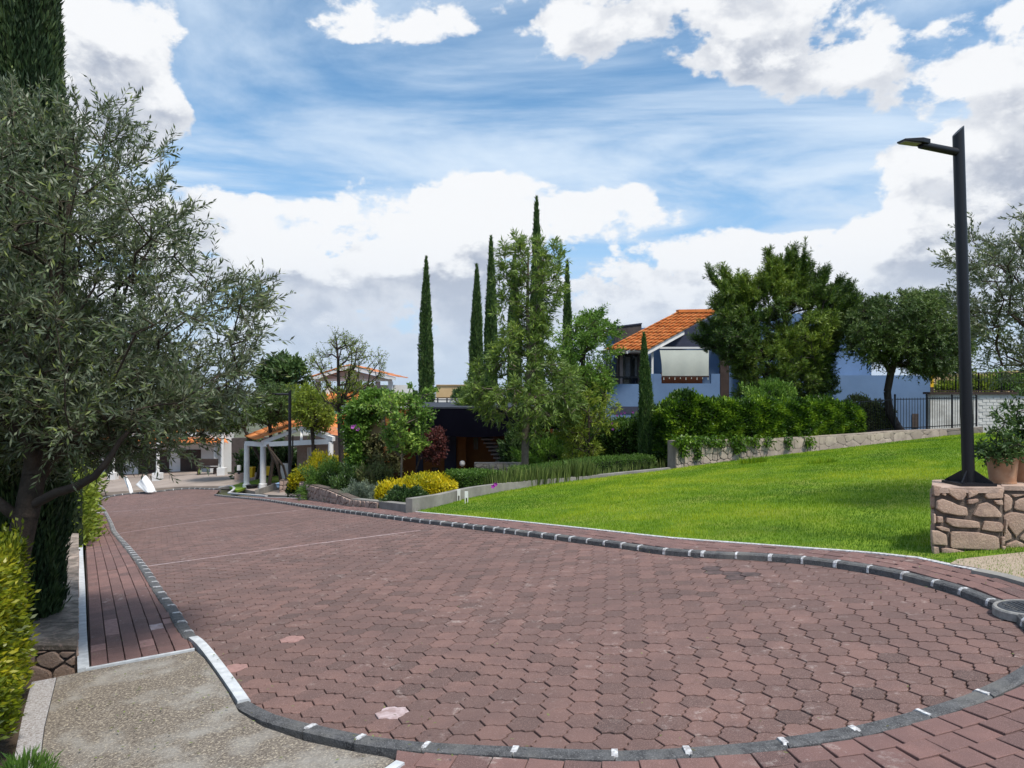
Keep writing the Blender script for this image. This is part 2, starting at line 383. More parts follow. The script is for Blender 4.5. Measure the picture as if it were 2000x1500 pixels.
class B:
    def __init__(s): s.v = []; s.f = []; s.t = []; s.cur = 0.
    def add(s, vs, fs):
        k = len(s.v); s.v += [tuple(map(float, p)) for p in vs]; s.f += [tuple(i + k for i in f) for f in fs]; s.t += [s.cur] * len(fs); return s
    def hull2(s, A, Bp):
        """loft between two equal polygons with caps"""
        n = len(A); fs = [tuple(range(n))[::-1], tuple(range(n, 2 * n))]
        fs += [(i, (i + 1) % n, n + (i + 1) % n, n + i) for i in range(n)]
        return s.add(list(A) + list(Bp), fs)
    def box(s, c, sz, rz=0., tilt=None):
        x, y, z = [q / 2 for q in sz]; P = []
        R = Matrix.Rotation(rz, 3, 'Z')
        if tilt is not None: R = R @ tilt
        for dz in (-z, z):
            for dx, dy in ((-x, -y), (x, -y), (x, y), (-x, y)): P.append(tuple(Vector(c) + R @ Vector((dx, dy, dz))))
        return s.hull2(P[:4], P[4:])
    def prism(s, poly, z0, z1):
        z0 = z0 if hasattr(z0, '__len__') else [z0] * len(poly); z1 = z1 if hasattr(z1, '__len__') else [z1] * len(poly)
        return s.hull2([(p[0], p[1], a) for p, a in zip(poly, z0)], [(p[0], p[1], a) for p, a in zip(poly, z1)])
    def tube(s, path, rs, n=8, caps=True, sq=False):
        path = [Vector(p) for p in path]
        if not hasattr(rs, '__len__'): rs = [rs] * len(path)
        k0 = len(s.v); rings = []
        for i, p in enumerate(path):
            d = (path[min(i + 1, len(path) - 1)] - path[max(i - 1, 0)]).normalized()
            a = d.cross(Vector((0, 0, 1)) if abs(d.z) < .95 else Vector((0, 1, 0))).normalized(); b = d.cross(a)
            rings.append([tuple(p + (a * math.cos(t) + b * math.sin(t)) * rs[i]) for t in [2 * math.pi * (q + (.5 if sq else 0)) / n for q in range(n)]])
        vs = [q for r in rings for q in r]; fs = []
        for i in range(len(path) - 1):
            for q in range(n):
                fs.append((i * n + q, i * n + (q + 1) % n, (i + 1) * n + (q + 1) % n, (i + 1) * n + q))
        if caps: fs += [tuple(range(n))[::-1], tuple(range((len(path) - 1) * n, len(path) * n))]
        return s.add(vs, fs)
    def lathe(s, c, prof, n=20):
        vs = []; fs = []
        for (r, z) in prof:
            for q in range(n): vs.append((c[0] + r * math.cos(2 * math.pi * q / n), c[1] + r * math.sin(2 * math.pi * q / n), c[2] + z))
        for i in range(len(prof) - 1):
            for q in range(n): fs.append((i * n + q, i * n + (q + 1) % n, (i + 1) * n + (q + 1) % n, (i + 1) * n + q))
        fs += [tuple(range(n))[::-1], tuple(range((len(prof) - 1) * n, len(prof) * n))]
        return s.add(vs, fs)
    def mesh(s, name, smooth=False):
        me = bpy.data.meshes.new(name); me.from_pydata(s.v, [], s.f)
        a = me.attributes.new('tint', 'FLOAT', 'FACE'); a.data.foreach_set('value', np.array(s.t, np.float32))
        me.update()
        if smooth:
            me.polygons.foreach_set('use_smooth', [len(p.vertices) < 8 or True for p in me.polygons]); me.set_sharp_from_angle(angle=rad(40))
        return me
    def build(s, name, mat, parent=None, smooth=False): return link(name, s.mesh(name, smooth), mat, parent)


def tag(o, label=None, cat=None, group=None, kind=None):
    if label: o['label'] = label
    if cat: o['category'] = cat
    if group: o['group'] = group
    if kind: o['kind'] = kind
    return o


def thing(name, label, cat, loc, group=None):
    """an Empty at the thing's base; children keep world coordinates"""
    e = bpy.data.objects.new(name, None); COL.objects.link(e); e.empty_display_size = .2
    tag(e, label, cat, group); e.location = tuple(map(float, loc)); e['_loc'] = 1
    return e


def settle():
    """children built in world coordinates are attached without moving"""
    for o in COL.objects:
        if o.parent is not None and o.parent.get('_loc') and not o.get('_local'):
            o.matrix_parent_inverse = Matrix.Translation(-Vector(o.parent.location))
    for o in COL.objects:
        for k in ('_loc', '_local'):
            if k in o: del o[k]


def copy_tree(src, parent=None):
    c = src.copy(); COL.objects.link(c); c.parent = parent
    for ch in [o for o in COL.objects if o.parent == src]: copy_tree(ch, c)
    return c


def slab(name, pxs, Y, t, mat, parent=None, b=None):
    """flat piece whose front outline is seen at pxs, standing at distance Y, extruded back by t"""
    Ys = Y if hasattr(Y, '__len__') else [Y] * len(pxs)
    P = [at(p[0], p[1], y) for p, y in zip(pxs, Ys)]
    Q = [p + np.array([0, t, 0]) for p in P]
    bb = b or B(); bb.hull2(P, Q)
    return None if b else bb.build(name, mat, parent)


def rect(x0, y0, x1, y1): return [(x0, y1), (x1, y1), (x1, y0), (x0, y0)]


def norm(a): return a / np.maximum(np.linalg.norm(a, axis=-1, keepdims=True), 1e-9)


def leafmesh(name, P, D, L, W, mat, parent, tint, rng=RNG, roll=None, wide=.45):
    n = len(P)
    side = np.cross(D, rng.normal(size=(n, 3))) if roll is None else np.cross(D, norm(rng.normal(size=(n, 3)) * .6 + roll))
    side = norm(side)
    L = np.asarray(L * rng.uniform(.7, 1.25, n))[:, None]; W = np.asarray(W * rng.uniform(.75, 1.2, n))[:, None]
    V = np.empty((n, 4, 3)); V[:, 0] = P; V[:, 1] = P + D * L * wide + side * W / 2; V[:, 2] = P + D * L; V[:, 3] = P + D * L * wide - side * W / 2
    return link(name, npmesh(name, V.reshape(-1, 3), np.arange(4 * n).reshape(n, 4), tint), mat, parent)


def segtubes(name, A, Bv, ra, rb, mat, parent, sides=4, flag_stuff=False):
    n = len(A); d = norm(Bv - A); up = np.where(np.abs(d[:, 2:3]) < .95, np.array([[0, 0, 1.]]), np.array([[0, 1., 0]]))
    a = norm(np.cross(d, up)); b = np.cross(d, a)
    th = 2 * np.pi * np.arange(sides) / sides
    c = np.cos(th)[None, :, None]; s = np.sin(th)[None, :, None]
    ring = a[:, None] * c + b[:, None] * s
    V = np.concatenate([A[:, None] + ring * np.asarray(ra).reshape(-1, 1, 1), Bv[:, None] + ring * np.asarray(rb).reshape(-1, 1, 1)], 1)
    k = np.arange(sides); f = np.stack([k, (k + 1) % sides, sides + (k + 1) % sides, sides + k], 1)
    Fc = (np.arange(n)[:, None, None] * 2 * sides + f[None]).reshape(-1, 4)
    return link(name, npmesh(name, V.reshape(-1, 3), Fc, smooth=sides > 4), mat, parent)


def inpoly(pts, poly):
    x, y = pts[:, 0], pts[:, 1]; c = np.zeros(len(pts), bool); n = len(poly)
    for i in range(n):
        x1, y1 = poly[i]; x2, y2 = poly[(i + 1) % n]
        k = ((y1 > y) != (y2 > y)) & (x < (x2 - x1) * (y - y1) / ((y2 - y1) or 1e-12) + x1); c ^= k
    return c


def edgedist(pts, poly, closed=True, full=False):
    best = np.full(len(pts), 1e9); idx = np.zeros(len(pts), int); n = len(poly)
    for i in range(n if closed else n - 1):
        a = np.array(poly[i], float); b = np.array(poly[(i + 1) % n], float); ab = b - a
        t = np.clip(((pts - a) @ ab) / max(ab @ ab, 1e-12), 0, 1); d = np.linalg.norm(pts - (a + t[:, None] * ab), axis=1)
        k = d < best; best[k] = d[k]; idx[k] = i
    return (best, idx) if full else best


def targets(poly, Y0, half, n, rng, edge=40., void=0., clump=None):
    """points filling a crown: outline in the view, rounded in depth"""
    poly = np.array(poly, float); out = []
    lo, hi = poly.min(0), poly.max(0)
    while sum(map(len, out)) < n:
        p = rng.uniform(lo, hi, (n * 3, 2)); p = p[inpoly(p, poly)]
        if clump is not None:
            c, w = clump; q = np.sin(p[:, 0] / c + 1.3 * np.sin(p[:, 1] / c * 1.2)) * np.sin(p[:, 1] / c * 1.1 + np.sin(p[:, 0] / c * .8)); p = p[rng.random(len(p)) < 1 - w * (q < -.15)]
        out.append(p)
    p = np.concatenate(out)[:n]
    k = np.sqrt(np.clip(edgedist(p, poly) / edge, .04, 1))
    Y = Y0 + rng.uniform(-1, 1, n) * half * k
    return np.array([at(a, b, y) for (a, b), y in zip(p, Y)])


def grow(trunk, T, rtip=.006, rbase=.1, wiggle=.05, rng=RNG, pen=.35, droop=0., seg=.35):
    """branches from a trunk polyline to targets; returns segments + twig dirs at the targets"""
    P = []; par = []; pl = []
    tr = [np.array(p, float) for p in trunk]
    for i in range(len(tr) - 1):
        m = max(1, int(np.linalg.norm(tr[i + 1] - tr[i]) / .25))
        for k in range(m):
            P.append(tr[i] + (tr[i + 1] - tr[i]) * k / m)
    P.append(tr[-1]); par = [-1] + list(range(len(P) - 1)); pl = [0.]
    for i in range(1, len(P)): pl.append(pl[-1] + np.linalg.norm(P[i] - P[i - 1]))
    nt = len(P); start = int(nt * .35)
    cap = nt + len(T) * 8
    A = np.zeros((cap, 3)); A[:nt] = P; PL = np.full(cap, 1e9); PL[:nt] = pl; par += [0] * (cap - nt); PL[:start] = 1e6
    n = nt; order = np.argsort(np.min(np.linalg.norm(T[:, None] - np.array(P)[None, start:], axis=2), axis=1))
    D = np.zeros_like(T); term = np.zeros(len(T), int)
    for ti in order:
        t = T[ti]; dd = np.linalg.norm(A[:n] - t, axis=1); j = int(np.argmin(dd + pen * PL[:n])); L = dd[j]
        m = max(1, min(7, int(L / seg))); base = A[j].copy(); d = t - base; prev = j
        side = rng.normal(size=3) * wiggle * L
        for k in range(1, m + 1):
            s = k / m; q = base + d * s + side * math.sin(math.pi * s) + np.array([0, 0, -droop * L * math.sin(math.pi * s)])
            A[n] = q; par[n] = prev; PL[n] = PL[prev] + np.linalg.norm(q - A[prev]) if PL[prev] < 1e5 else np.linalg.norm(q - A[prev]); prev = n; n += 1
        term[ti] = prev; D[ti] = A[prev] - A[par[prev]]
    cnt = np.zeros(n)
    cnt[term] += 1
    for i in range(n - 1, 0, -1): cnt[par[i]] += cnt[i]
    r = np.minimum(rtip * np.maximum(cnt, 1) ** .48, rbase)
    for i in range(nt): r[i] = max(r[i], rbase * (1 - .75 * i / max(nt - 1, 1)) if i < nt else r[i])
    idx = np.arange(1, n); pa = np.array(par[1:n])
    return A[pa], A[idx], np.minimum(r[pa], r[idx] * 1.6 + .002), r[idx], norm(D)


def sprays(T, D, ntw, tl, nl, rng, ang=.7, up=.25, out=.75, lo=.15, droop=0.):
    """leafy twigs round each target"""
    n = len(T) * ntw; b = np.repeat(T, ntw, 0)
    d = norm(np.repeat(D, ntw, 0) + rng.normal(size=(n, 3)) * ang + np.array([0, 0, up]))
    ln = tl * rng.uniform(.55, 1.25, n)[:, None]
    e = b + d * ln
    s = np.linspace(lo, 1, nl)[None, :, None] + rng.uniform(-.03, .03, (n, nl, 1))
    P = b[:, None] + d[:, None] * ln[:, None] * s; P[..., 2] -= droop * (s[..., 0] ** 2) * ln
    e[:, 2] -= droop * ln[:, 0]
    q = norm(np.cross(d[:, None], rng.normal(size=(n, nl, 3))))
    LD = norm(d[:, None] * (1 - out * .5) + q * out + np.array([0, 0, -droop]))
    return P.reshape(-1, 3), LD.reshape(-1, 3), b, e


def tints(P, rng, lo=.1, hi=.9, scale=1.3, amp=.35):
    """per-leaf tint: random age of the leaf plus clumps of fresher growth"""
    c = np.sin(P[:, 0] * scale * 2.1 + 1.7 * np.sin(P[:, 2] * scale * 1.7)) * np.sin(P[:, 2] * scale * 2.3 + 1.1 * np.sin(P[:, 1] * scale * 2))
    return np.clip(lo + (hi - lo) * (rng.beta(2, 2.6, len(P)) + amp * .5 * c), 0, 1)


# ================================================================== GROUND, ROAD, PAVEMENTS
import bmesh


def proj(P):
    P = np.atleast_2d(np.asarray(P, float)); c, s = math.cos(PIT), math.sin(PIT)
    z = P[:, 2] - CZ; f = P[:, 1] * c + z * s; u = -P[:, 1] * s + z * c
    return np.stack([1000 + F * P[:, 0] / np.maximum(f, 1e-3), 750 - F * u / np.maximum(f, 1e-3), f], 1)


def sheet(name, poly, off, step, mat, parent=None, skirt=.15, zf=None, jitter=0):
    bm = bmesh.new()
    f = bm.faces.new([bm.verts.new((p[0], p[1], 0)) for p in poly])
    bmesh.ops.triangulate(bm, faces=[f])
    xs = [p[0] for p in poly]; ys = [p[1] for p in poly]
    for a, lo, hi in ((0, min(xs), max(xs)), (1, min(ys), max(ys))):
        q = math.ceil(lo / step) * step
        while q < hi:
            co = [0, 0, 0]; no = [0, 0, 0]; co[a] = q; no[a] = 1
            bmesh.ops.bisect_plane(bm, geom=bm.verts[:] + bm.edges[:] + bm.faces[:], plane_co=co, plane_no=no, dist=1e-5); q += step
    bmesh.ops.recalc_face_normals(bm, faces=bm.faces)
    if bm.faces and sum(f.normal.z for f in bm.faces) < 0: bmesh.ops.reverse_faces(bm, faces=bm.faces)
    V = np.array([v.co[:] for v in bm.verts]); Z = (zf or G)(V[:, 0], V[:, 1]) + off
    for v, z in zip(bm.verts, Z): v.co.z = z
    if skirt:
        e = [x for x in bm.edges if x.is_boundary]
        r = bmesh.ops.extrude_edge_only(bm, edges=e)
        for v in r['geom']:
            if isinstance(v, bmesh.types.BMVert): v.co.z -= skirt
    me = bpy.data.meshes.new(name); bm.to_mesh(me); bm.free()
    return link(name, me, mat, parent)


# the land itself, out to the horizon
rr = np.concatenate([np.arange(0, 70, .7), np.geomspace(70, 30000, 60)]); na = 160
th = np.linspace(0, 2 * np.pi, na, endpoint=False)
X = rr[:, None] * np.sin(th); Y = rr[:, None] * np.cos(th)
Z = G(X, Y) - .14 - .0011 * np.clip(np.hypot(X, Y) - 40, 0, 200)
V = np.stack([X, Y, Z], -1).reshape(-1, 3)
i, j = np.meshgrid(np.arange(len(rr) - 1), np.arange(na), indexing='ij')
FF = np.stack([i * na + j, i * na + (j + 1) % na, (i + 1) * na + (j + 1) % na, (i + 1) * na + j], -1).reshape(-1, 4)[:, ::-1]
gr = link('ground', npmesh('ground', V, FF, smooth=True), None)
gm = M('ground', (.10, .085, .055), (.07, .075, .035), .4, .95, .01, 10, big=(.10, .13, .05), bigscale=.004)
gr.data.materials.append(gm); tag(gr, kind='structure')


def xy(pts, off=.03): return [tuple(gp(a, b, off)[:2]) for a, b in pts]


def smoothline(P, step=.12):
    P = np.array(P, float); out = []
    Q = np.vstack([2 * P[0] - P[1], P, 2 * P[-1] - P[-2]])
    for i in range(1, len(Q) - 2):
        p0, p1, p2, p3 = Q[i - 1:i + 3]; L = np.linalg.norm(p2 - p1); n = max(1, int(L / step))
        d0 = max(np.linalg.norm(p1 - p0), 1e-3) ** .5; d1 = max(L, 1e-3) ** .5; d2 = max(np.linalg.norm(p3 - p2), 1e-3) ** .5
        m1 = ((p1 - p0) / d0 - (p2 - p0) / (d0 + d1) + (p2 - p1) / d1) * d1; m2 = ((p2 - p1) / d1 - (p3 - p1) / (d1 + d2) + (p3 - p2) / d2) * d1
        for k in range(n):
            t = k / n; out.append((2 * t**3 - 3 * t**2 + 1) * p1 + (t**3 - 2 * t**2 + t) * m1 + (-2 * t**3 + 3 * t**2) * p2 + (t**3 - t**2) * m2)
    out.append(P[-1]); return np.array(out)


NEAR = [(491, 1386), (539, 1412), (620, 1434), (715, 1455), (840, 1470), (1010, 1479), (1200, 1486), (1400, 1475), (1520, 1463), (1655, 1440), (1820, 1396), (1900, 1368),
        (1975, 1330), (2022, 1292), (2020, 1255), (1994, 1226), (1974, 1207), (1926, 1187), (1873, 1165), (1820, 1149), (1760, 1133), (1694, 1120), (1630, 1110), (1566, 1102), (1503, 1097),
        (1437, 1093), (1371, 1090), (1296, 1084), (1212, 1072), (1112, 1059), (1006, 1045), (905, 1032), (812, 1021), (700, 1006), (600, 992), (550, 984), (510, 978), (450, 972), (418, 968)]
FARK = [(428, 957), (360, 956), (300, 962), (240, 967), (212, 972), (196, 980), (205, 996), (220, 1023), (229, 1043), (257, 1075), (290, 1115), (312, 1148), (330, 1174), (352, 1203), (370, 1232), (389, 1258)]
WHT = [(389, 1258), (400, 1266), (422, 1291), (444, 1320), (466, 1350), (491, 1386)]
nearl = smoothline(xy(NEAR)); farl = smoothline(xy(FARK)); whtl = smoothline(xy(WHT))
ROADPOLY = [tuple(p) for p in np.vstack([nearl, farl[:-1], whtl[:-1]])]
road = sheet('road', ROADPOLY, 0., .8, 'sand', skirt=0); tag(road, kind='structure')


def normals(L):
    d = np.gradient(L, axis=0); d = norm(d); return np.stack([d[:, 1], -d[:, 0]], 1)      # right-hand side = outward


def offset(L, w): return L + normals(L) * w


def arc(L): return np.concatenate([[0], np.cumsum(np.linalg.norm(np.diff(L, axis=0), axis=1))])


def lerp(L, S, s): return np.stack([np.interp(s, S, L[:, 0]), np.interp(s, S, L[:, 1])], -1)


SEC = [(0., -.10), (.006, .076), (.020, .090), (.090, .092), (.106, .084), (.11, -.10)]


def kerb_piece(L, S, Nn, s0, s1, sec, grow_=0., dz=0., n=3):
    b = B(); rings = []
    for s in np.linspace(s0, s1, n):
        p = lerp(L, S, s); q = norm(lerp(Nn, S, s)); z = float(G(*p))
        rings.append([(p[0] + q[0] * w, p[1] + q[1] * w, z + h + dz) for w, h in sec])
    k = len(sec); vs = [v for r in rings for v in r]; fs = [tuple(range(k)), tuple(range((n - 1) * k, n * k))[::-1]]
    for i in range(n - 1):
        for q in range(k): fs.append((i * k + q, (i + 1) * k + q, (i + 1) * k + (q + 1) % k, i * k + (q + 1) % k))
    return b.add(vs, fs)


def kerb(L, joints, parent, paintw=.030, worn=True, rng=random.Random(3), inner=True):
    S = arc(L); Nn = normals(L); J = sorted([0.] + [j for j in joints if .1 < j < S[-1] - .1] + [S[-1]])
    for a, b in zip(J[:-1], J[1:]):
        kerb_piece(L, S, Nn, a + .003, b - .003, SEC, dz=rng.uniform(-.004, .004), n=max(2, int((b - a) / .1) + 1)).build('kerb_stone', 'kerb', parent)
    for j in J[1:-1]:
        w = paintw * rng.uniform(.6, 1.25)
        sec = [(-.003, rng.uniform(.03, .05)), (.003, .080), (.019, .0955), (.09 * rng.uniform(.7, 1.05), .0965), (.09, .08), (.05, .0)]
        kerb_piece(L, S, Nn, j - w / 2, j + w / 2, sec, n=2).build('paint_mark', 'paint_worn' if worn else 'paint', parent)


def sof(L, px, off=.03):
    """arc position on L nearest the ground point seen at px"""
    p = gp(px[0], px[1], off)[:2]; S = arc(L); return float(S[np.argmin(np.linalg.norm(L - p, axis=1))])


mk = [(600, 1440), (715, 1462), (840, 1476), (1000, 1485), (1172, 1488), (1345, 1483), (1520, 1464), (1677, 1438), (1805, 1405), (1912, 1372)]
J = [sof(nearl, p) for p in mk]
mk2 = [(1994, 1226), (1926, 1187), (1873, 1165), (1820, 1149), (1760, 1133), (1694, 1120), (1630, 1110), (1566, 1102), (1503, 1097), (1437, 1093), (1371, 1090), (1349, 1088), (1296, 1084), (1251, 1078), (1212, 1072),
       (1176, 1067), (1142, 1062), (1112, 1059), (1082, 1055), (1056, 1051), (1031, 1048), (1006, 1045), (984, 1042), (963, 1040), (942, 1037), (923, 1035), (905, 1032)]
J2 = [sof(nearl, p) for p in mk2]
Sn = arc(nearl)[-1]
kerbn = tag(thing('kerb', 'dark stone kerb with white painted joints bounding the paved turning circle and its right side', 'kerb', g3(*nearl[60])), kind='structure')
kerb(nearl, J + [(J[-1] + J2[0]) / 2] + J2 + list(np.arange(J2[-1] + .33, Sn, .36)), kerbn)
kerbf = tag(thing('kerb', 'low dark kerb with pale joints along the left sidewalk and the far end of the road', 'kerb', g3(*farl[60])), kind='structure')
kerb(farl, list(np.arange(.4, arc(farl)[-1], .36)), kerbf)
# white painted concrete kerb by the driveway apron
wk = tag(thing('painted_kerb', 'white painted concrete kerb section beside the concrete apron', 'kerb', g3(*whtl[8])), kind='structure')
kerb_piece(whtl, arc(whtl), normals(whtl), .003, arc(whtl)[-1] - .003, [(0., -.1), (.004, .085), (.012, .098), (.068, .1), (.078, .098), (.078, -.1)], n=14).build('kerb_stone', 'paint', wk)

# ---- one paver: barrel shaped, wavy long sides
PU, PV, WA = .140, .184, .0215
wx = np.array([0, .222, .278, .5]); wy = np.array([1.25, .5, -.5, -1.25])
xs_ = np.concatenate([-wx[::-1], wx[1:]]) * PV; ys_ = np.concatenate([wy[::-1], wy[1:]]) * WA
top_ = np.stack([xs_, PU / 2 + ys_], 1); PAV = np.vstack([top_[::-1], np.stack([xs_, -PU / 2 - ys_], 1)])       # ccw in (v,u)
PAV = PAV * np.array([1.008, .972])
PAVFAR = np.array([(-PV / 2, -PU / 2 + WA), (0, -PU / 2 - WA), (PV / 2, -PU / 2 + WA), (PV / 2, PU / 2 - WA), (0, PU / 2 + WA), (-PV / 2, PU / 2 - WA)])


def shrink(p, d):
    """move every edge of a ccw polygon inwards by d (per vertex mitre, clamped)"""
    n = len(p); e = np.roll(p, -1, 0) - p; e = norm(e); nr = np.stack([-e[:, 1], e[:, 0]], 1); m = nr + np.roll(nr, 1, 0)
    k = np.maximum((m * m).sum(1), .35); return p + m / k[:, None] * 2 * d


def clip_half(p, a, nrm):
    out = []; n = len(p); s = (p - a) @ nrm
    for i in range(n):
        j = (i + 1) % n
        if s[i] <= 0: out.append(p[i])
        if (s[i] <= 0) != (s[j] <= 0): out.append(p[i] + (p[j] - p[i]) * s[i] / (s[i] - s[j]))
    return np.array(out) if len(out) > 2 else None


def area2(p): return .5 * abs(np.dot(p[:, 0], np.roll(p[:, 1], -1)) - np.dot(p[:, 1], np.roll(p[:, 0], -1)))


def paver_geo(poly, gap=.0032, ch=.0032, th=.03, lite=False):
    """rings of one paver in its own plane, z=0 is the top"""
    a = shrink(poly, gap); b_ = shrink(poly, gap + ch); n = len(a)
    if lite:
        V = [(x, y, 0) for x, y in b_] + [(x, y, -th * .5) for x, y in shrink(poly, gap * .5)]; F_ = [tuple(range(n))] + [(n + i, n + (i + 1) % n, (i + 1) % n, i) for i in range(n)]
        return V, F_
    V = [(x, y, 0) for x, y in b_] + [(x, y, -ch * .8) for x, y in a] + [(x, y, -th) for x, y in a]
    F_ = [tuple(range(n))]
    for k in (0, 1): F_ += [((k + 1) * n + i, (k + 1) * n + (i + 1) % n, k * n + (i + 1) % n, k * n + i) for i in range(n)]
    return V, F_


def lay(parent, cells, top, mat, name, variants=None, nobj=300, bulk='paver_field', special=(), rng=np.random.default_rng(11), thick=.03, rough=.0022, bulkmat=None):
    """cells: list of (centre xy, angle, local ccw polygon or None for the shared shape, lite). Nearest nobj in view become objects."""
    C = np.array([c[0] for c in cells]); Zc = G(C[:, 0], C[:, 1]) + top
    pr = proj(np.column_stack([C, Zc])); vis = (pr[:, 2] > .5) & (pr[:, 0] > -10) & (pr[:, 0] < 2010) & (pr[:, 1] < 1508)
    score = np.where(vis, pr[:, 2], 1e6); order = np.argsort(score); chosen = set(int(i) for i in order[:nobj] if vis[i])
    e = .05
    gx = (G(C[:, 0] + e, C[:, 1]) - G(C[:, 0] - e, C[:, 1])) / (2 * e); gy = (G(C[:, 0], C[:, 1] + e) - G(C[:, 0], C[:, 1] - e)) / (2 * e)
    cache = {}; BV = []; BF = []; BT = []; nb = 0
    spec = {}
    for px, m in special:
        p = gp(px[0], px[1], top)[:2]; k = int(np.argmin(np.linalg.norm(C - p, axis=1))); spec[k] = m; chosen.add(k)
    for i, (c, ang, poly, shape, lite) in enumerate(cells):
        t = float(np.clip(rng.beta(1.6, 2.9), 0, 1)); dz = rng.normal() * rough * .5; tx, ty = rng.normal(size=2) * rough * 3
        ca, sa = math.cos(ang + rng.normal() * .006), math.sin(ang + rng.normal() * .006); sx, sy = gx[i] + tx, gy[i] + ty
        if i in chosen:
            k = (id(shape), int(t * 7.99)) if poly is None else None
            me = cache.get(k) if k else None
            if i in spec: me = None
            if me is None:
                V, F_ = paver_geo(shape if poly is None else poly, th=thick)
                me = bpy.data.meshes.new(name); me.from_pydata(V, [], F_)
                a = me.attributes.new('tint', 'FLOAT', 'FACE'); a.data.foreach_set('value', [t] * len(F_)); me.materials.append(MT[spec.get(i, mat)])
                if k and i not in spec: cache[k] = me
            o = bpy.data.objects.new(name, me); COL.objects.link(o); o.parent = parent; o['_local'] = 1
            Mx = Matrix(((ca, -sa, 0, c[0]), (sa, ca, 0, c[1]), (sx * ca + sy * sa, -sx * sa + sy * ca, 1, Zc[i] + dz), (0, 0, 0, 1)))
            o.matrix_world = Mx; PAVOBJ.append((o, Mx))
            if i in spec: o['label'] = 'paler paver whitened by old paint' if 'white' in spec[i] else 'paver stained dark by oil' if 'dark' in spec[i] else 'paler pinkish paver'
        else:
            V, F_ = paver_geo(shape if poly is None else poly, lite=lite, th=thick); V = np.array(V)
            x = V[:, 0] * ca - V[:, 1] * sa; y = V[:, 0] * sa + V[:, 1] * ca
            BV.append(np.stack([c[0] + x, c[1] + y, Zc[i] + dz + V[:, 2] + sx * x + sy * y], 1)); BF += [tuple(q + nb for q in f) for f in F_]; BT += [t] * len(F_); nb += len(V)
    if BV:
        me = bpy.data.meshes.new(bulk); me.from_pydata(np.vstack(BV).tolist(), [], BF)
        a = me.attributes.new('tint', 'FLOAT', 'FACE'); a.data.foreach_set('value', BT)
        o = link(bulk, me, bulkmat or mat, parent); o['kind'] = 'stuff'; o['_local'] = 1


PAVOBJ = []
AV = math.atan2(.435, .9)                      # direction of the wavy rows
ca, sa = math.cos(AV), math.sin(AV)
RP = np.array(ROADPOLY); lo, hi = RP.min(0), RP.max(0)
cells = []
cor = np.array([(a, b) for a in (lo[0], hi[0]) for b in (lo[1], hi[1])]); vv = cor @ [ca, sa]; uu = cor @ [-sa, ca]
rows = np.arange(int(uu.min() / PU) - 1, int(uu.max() / PU) + 2); colsn = np.arange(int(vv.min() / PV) - 1, int(vv.max() / PV) + 2)
Rg, Cg = np.meshgrid(rows, colsn, indexing='ij'); Uc = Rg * PU + .03; Vc = (Cg + .5 * (Rg % 2)) * PV + .05
Vc = Vc + .012 * np.sin(Uc * 1.3) + .006 * np.sin(Uc * 4.1); Uc = Uc + .02 * np.sin(Vc * .9)
CC = np.stack([Vc * ca - Uc * sa, Vc * sa + Uc * ca], -1).reshape(-1, 2)
ins = inpoly(CC, ROADPOLY); dist, seg = edgedist(CC, ROADPOLY, full=True)
R2 = np.array([[ca, -sa], [sa, ca]])
for c, i_, d, s in zip(CC, ins, dist, seg):
    sgn = d if i_ else -d
    if sgn < -.11: continue
    lite = math.hypot(*c) > 9; shape = PAVFAR if lite and math.hypot(*c) > 12 else PAV
    if sgn > .11: cells.append((c, AV, None, shape, lite)); continue
    a = RP[s]; b_ = RP[(s + 1) % len(RP)]; t_ = norm(b_ - a); nr = np.array([t_[1], -t_[0]])
    w = shape @ R2.T + c; w = clip_half(w, a + nr * .004, nr)
    if w is None or area2(w) < .0012: continue
    cells.append((c, AV, (w - c) @ R2, shape, lite))
lay(road, cells, .03, 'paver', 'paver', special=[((737, 1398), 'paver_white'), ((455, 1304), 'paver_pale'), ((583, 1243), 'paver_pale'), ((1385, 1112), 'paver_dark'), ((1405, 1118), 'paver_dark'), ((1420, 1120), 'paver_dark'), ((1432, 1124), 'paver_dark'), ((1450, 1124), 'paver_dark')])


def strip(name, P, w, off, mat, parent, thick=.003):
    P = np.array(P); Nn = normals(P); b = B()
    for i in range(len(P) - 1):
        q = [P[i] + Nn[i] * w / 2, P[i + 1] + Nn[i + 1] * w / 2, P[i + 1] - Nn[i + 1] * w / 2, P[i] - Nn[i] * w / 2]
        z = [float(G(*k)) + off for k in q]; b.prism(q, [a - .02 for a in z], [a + thick for a in z])
    o = b.build(name, mat, parent); return o


for a, b_, c_ in [((290, 1105.6), (544, 1071.6), (820, 1036)), ((232, 1042), (400, 1017), (600, 995)), ((216, 1000), (350, 990), (490, 979))]:
    strip('painted_line', smoothline(xy([a, b_, c_]), .4), .035, .0305, 'paint_thin', road)
# ---- pavement on the right of the road and round the near side
EDGE = [(520, 971), (585, 973.5), (680, 985), (750, 991), (800, 998), (908, 1008), (1040, 1021), (1199, 1038), (1310, 1050), (1400, 1057), (1550, 1068), (1710, 1080), (1793, 1089), (1849, 1101), (1905, 1112), (2000, 1136), (2080, 1160)]
edgel = smoothline(xy(EDGE, .09), .2)
outl = offset(nearl, .112)
sA = sof(nearl, (742, 1470)); Sarr = arc(nearl)
keep = Sarr > sA
far_right = [(6.2, 6.2), (6.5, 2.2), (-.45, 2.2)]
PAVE = [tuple(p) for p in outl[keep]] + [tuple(p) for p in edgel] + far_right
pavement = sheet('pavement', PAVE, .052, .8, 'sand', skirt=.1); tag(pavement, kind='structure')
cells = []; Nn = norm(normals(nearl))
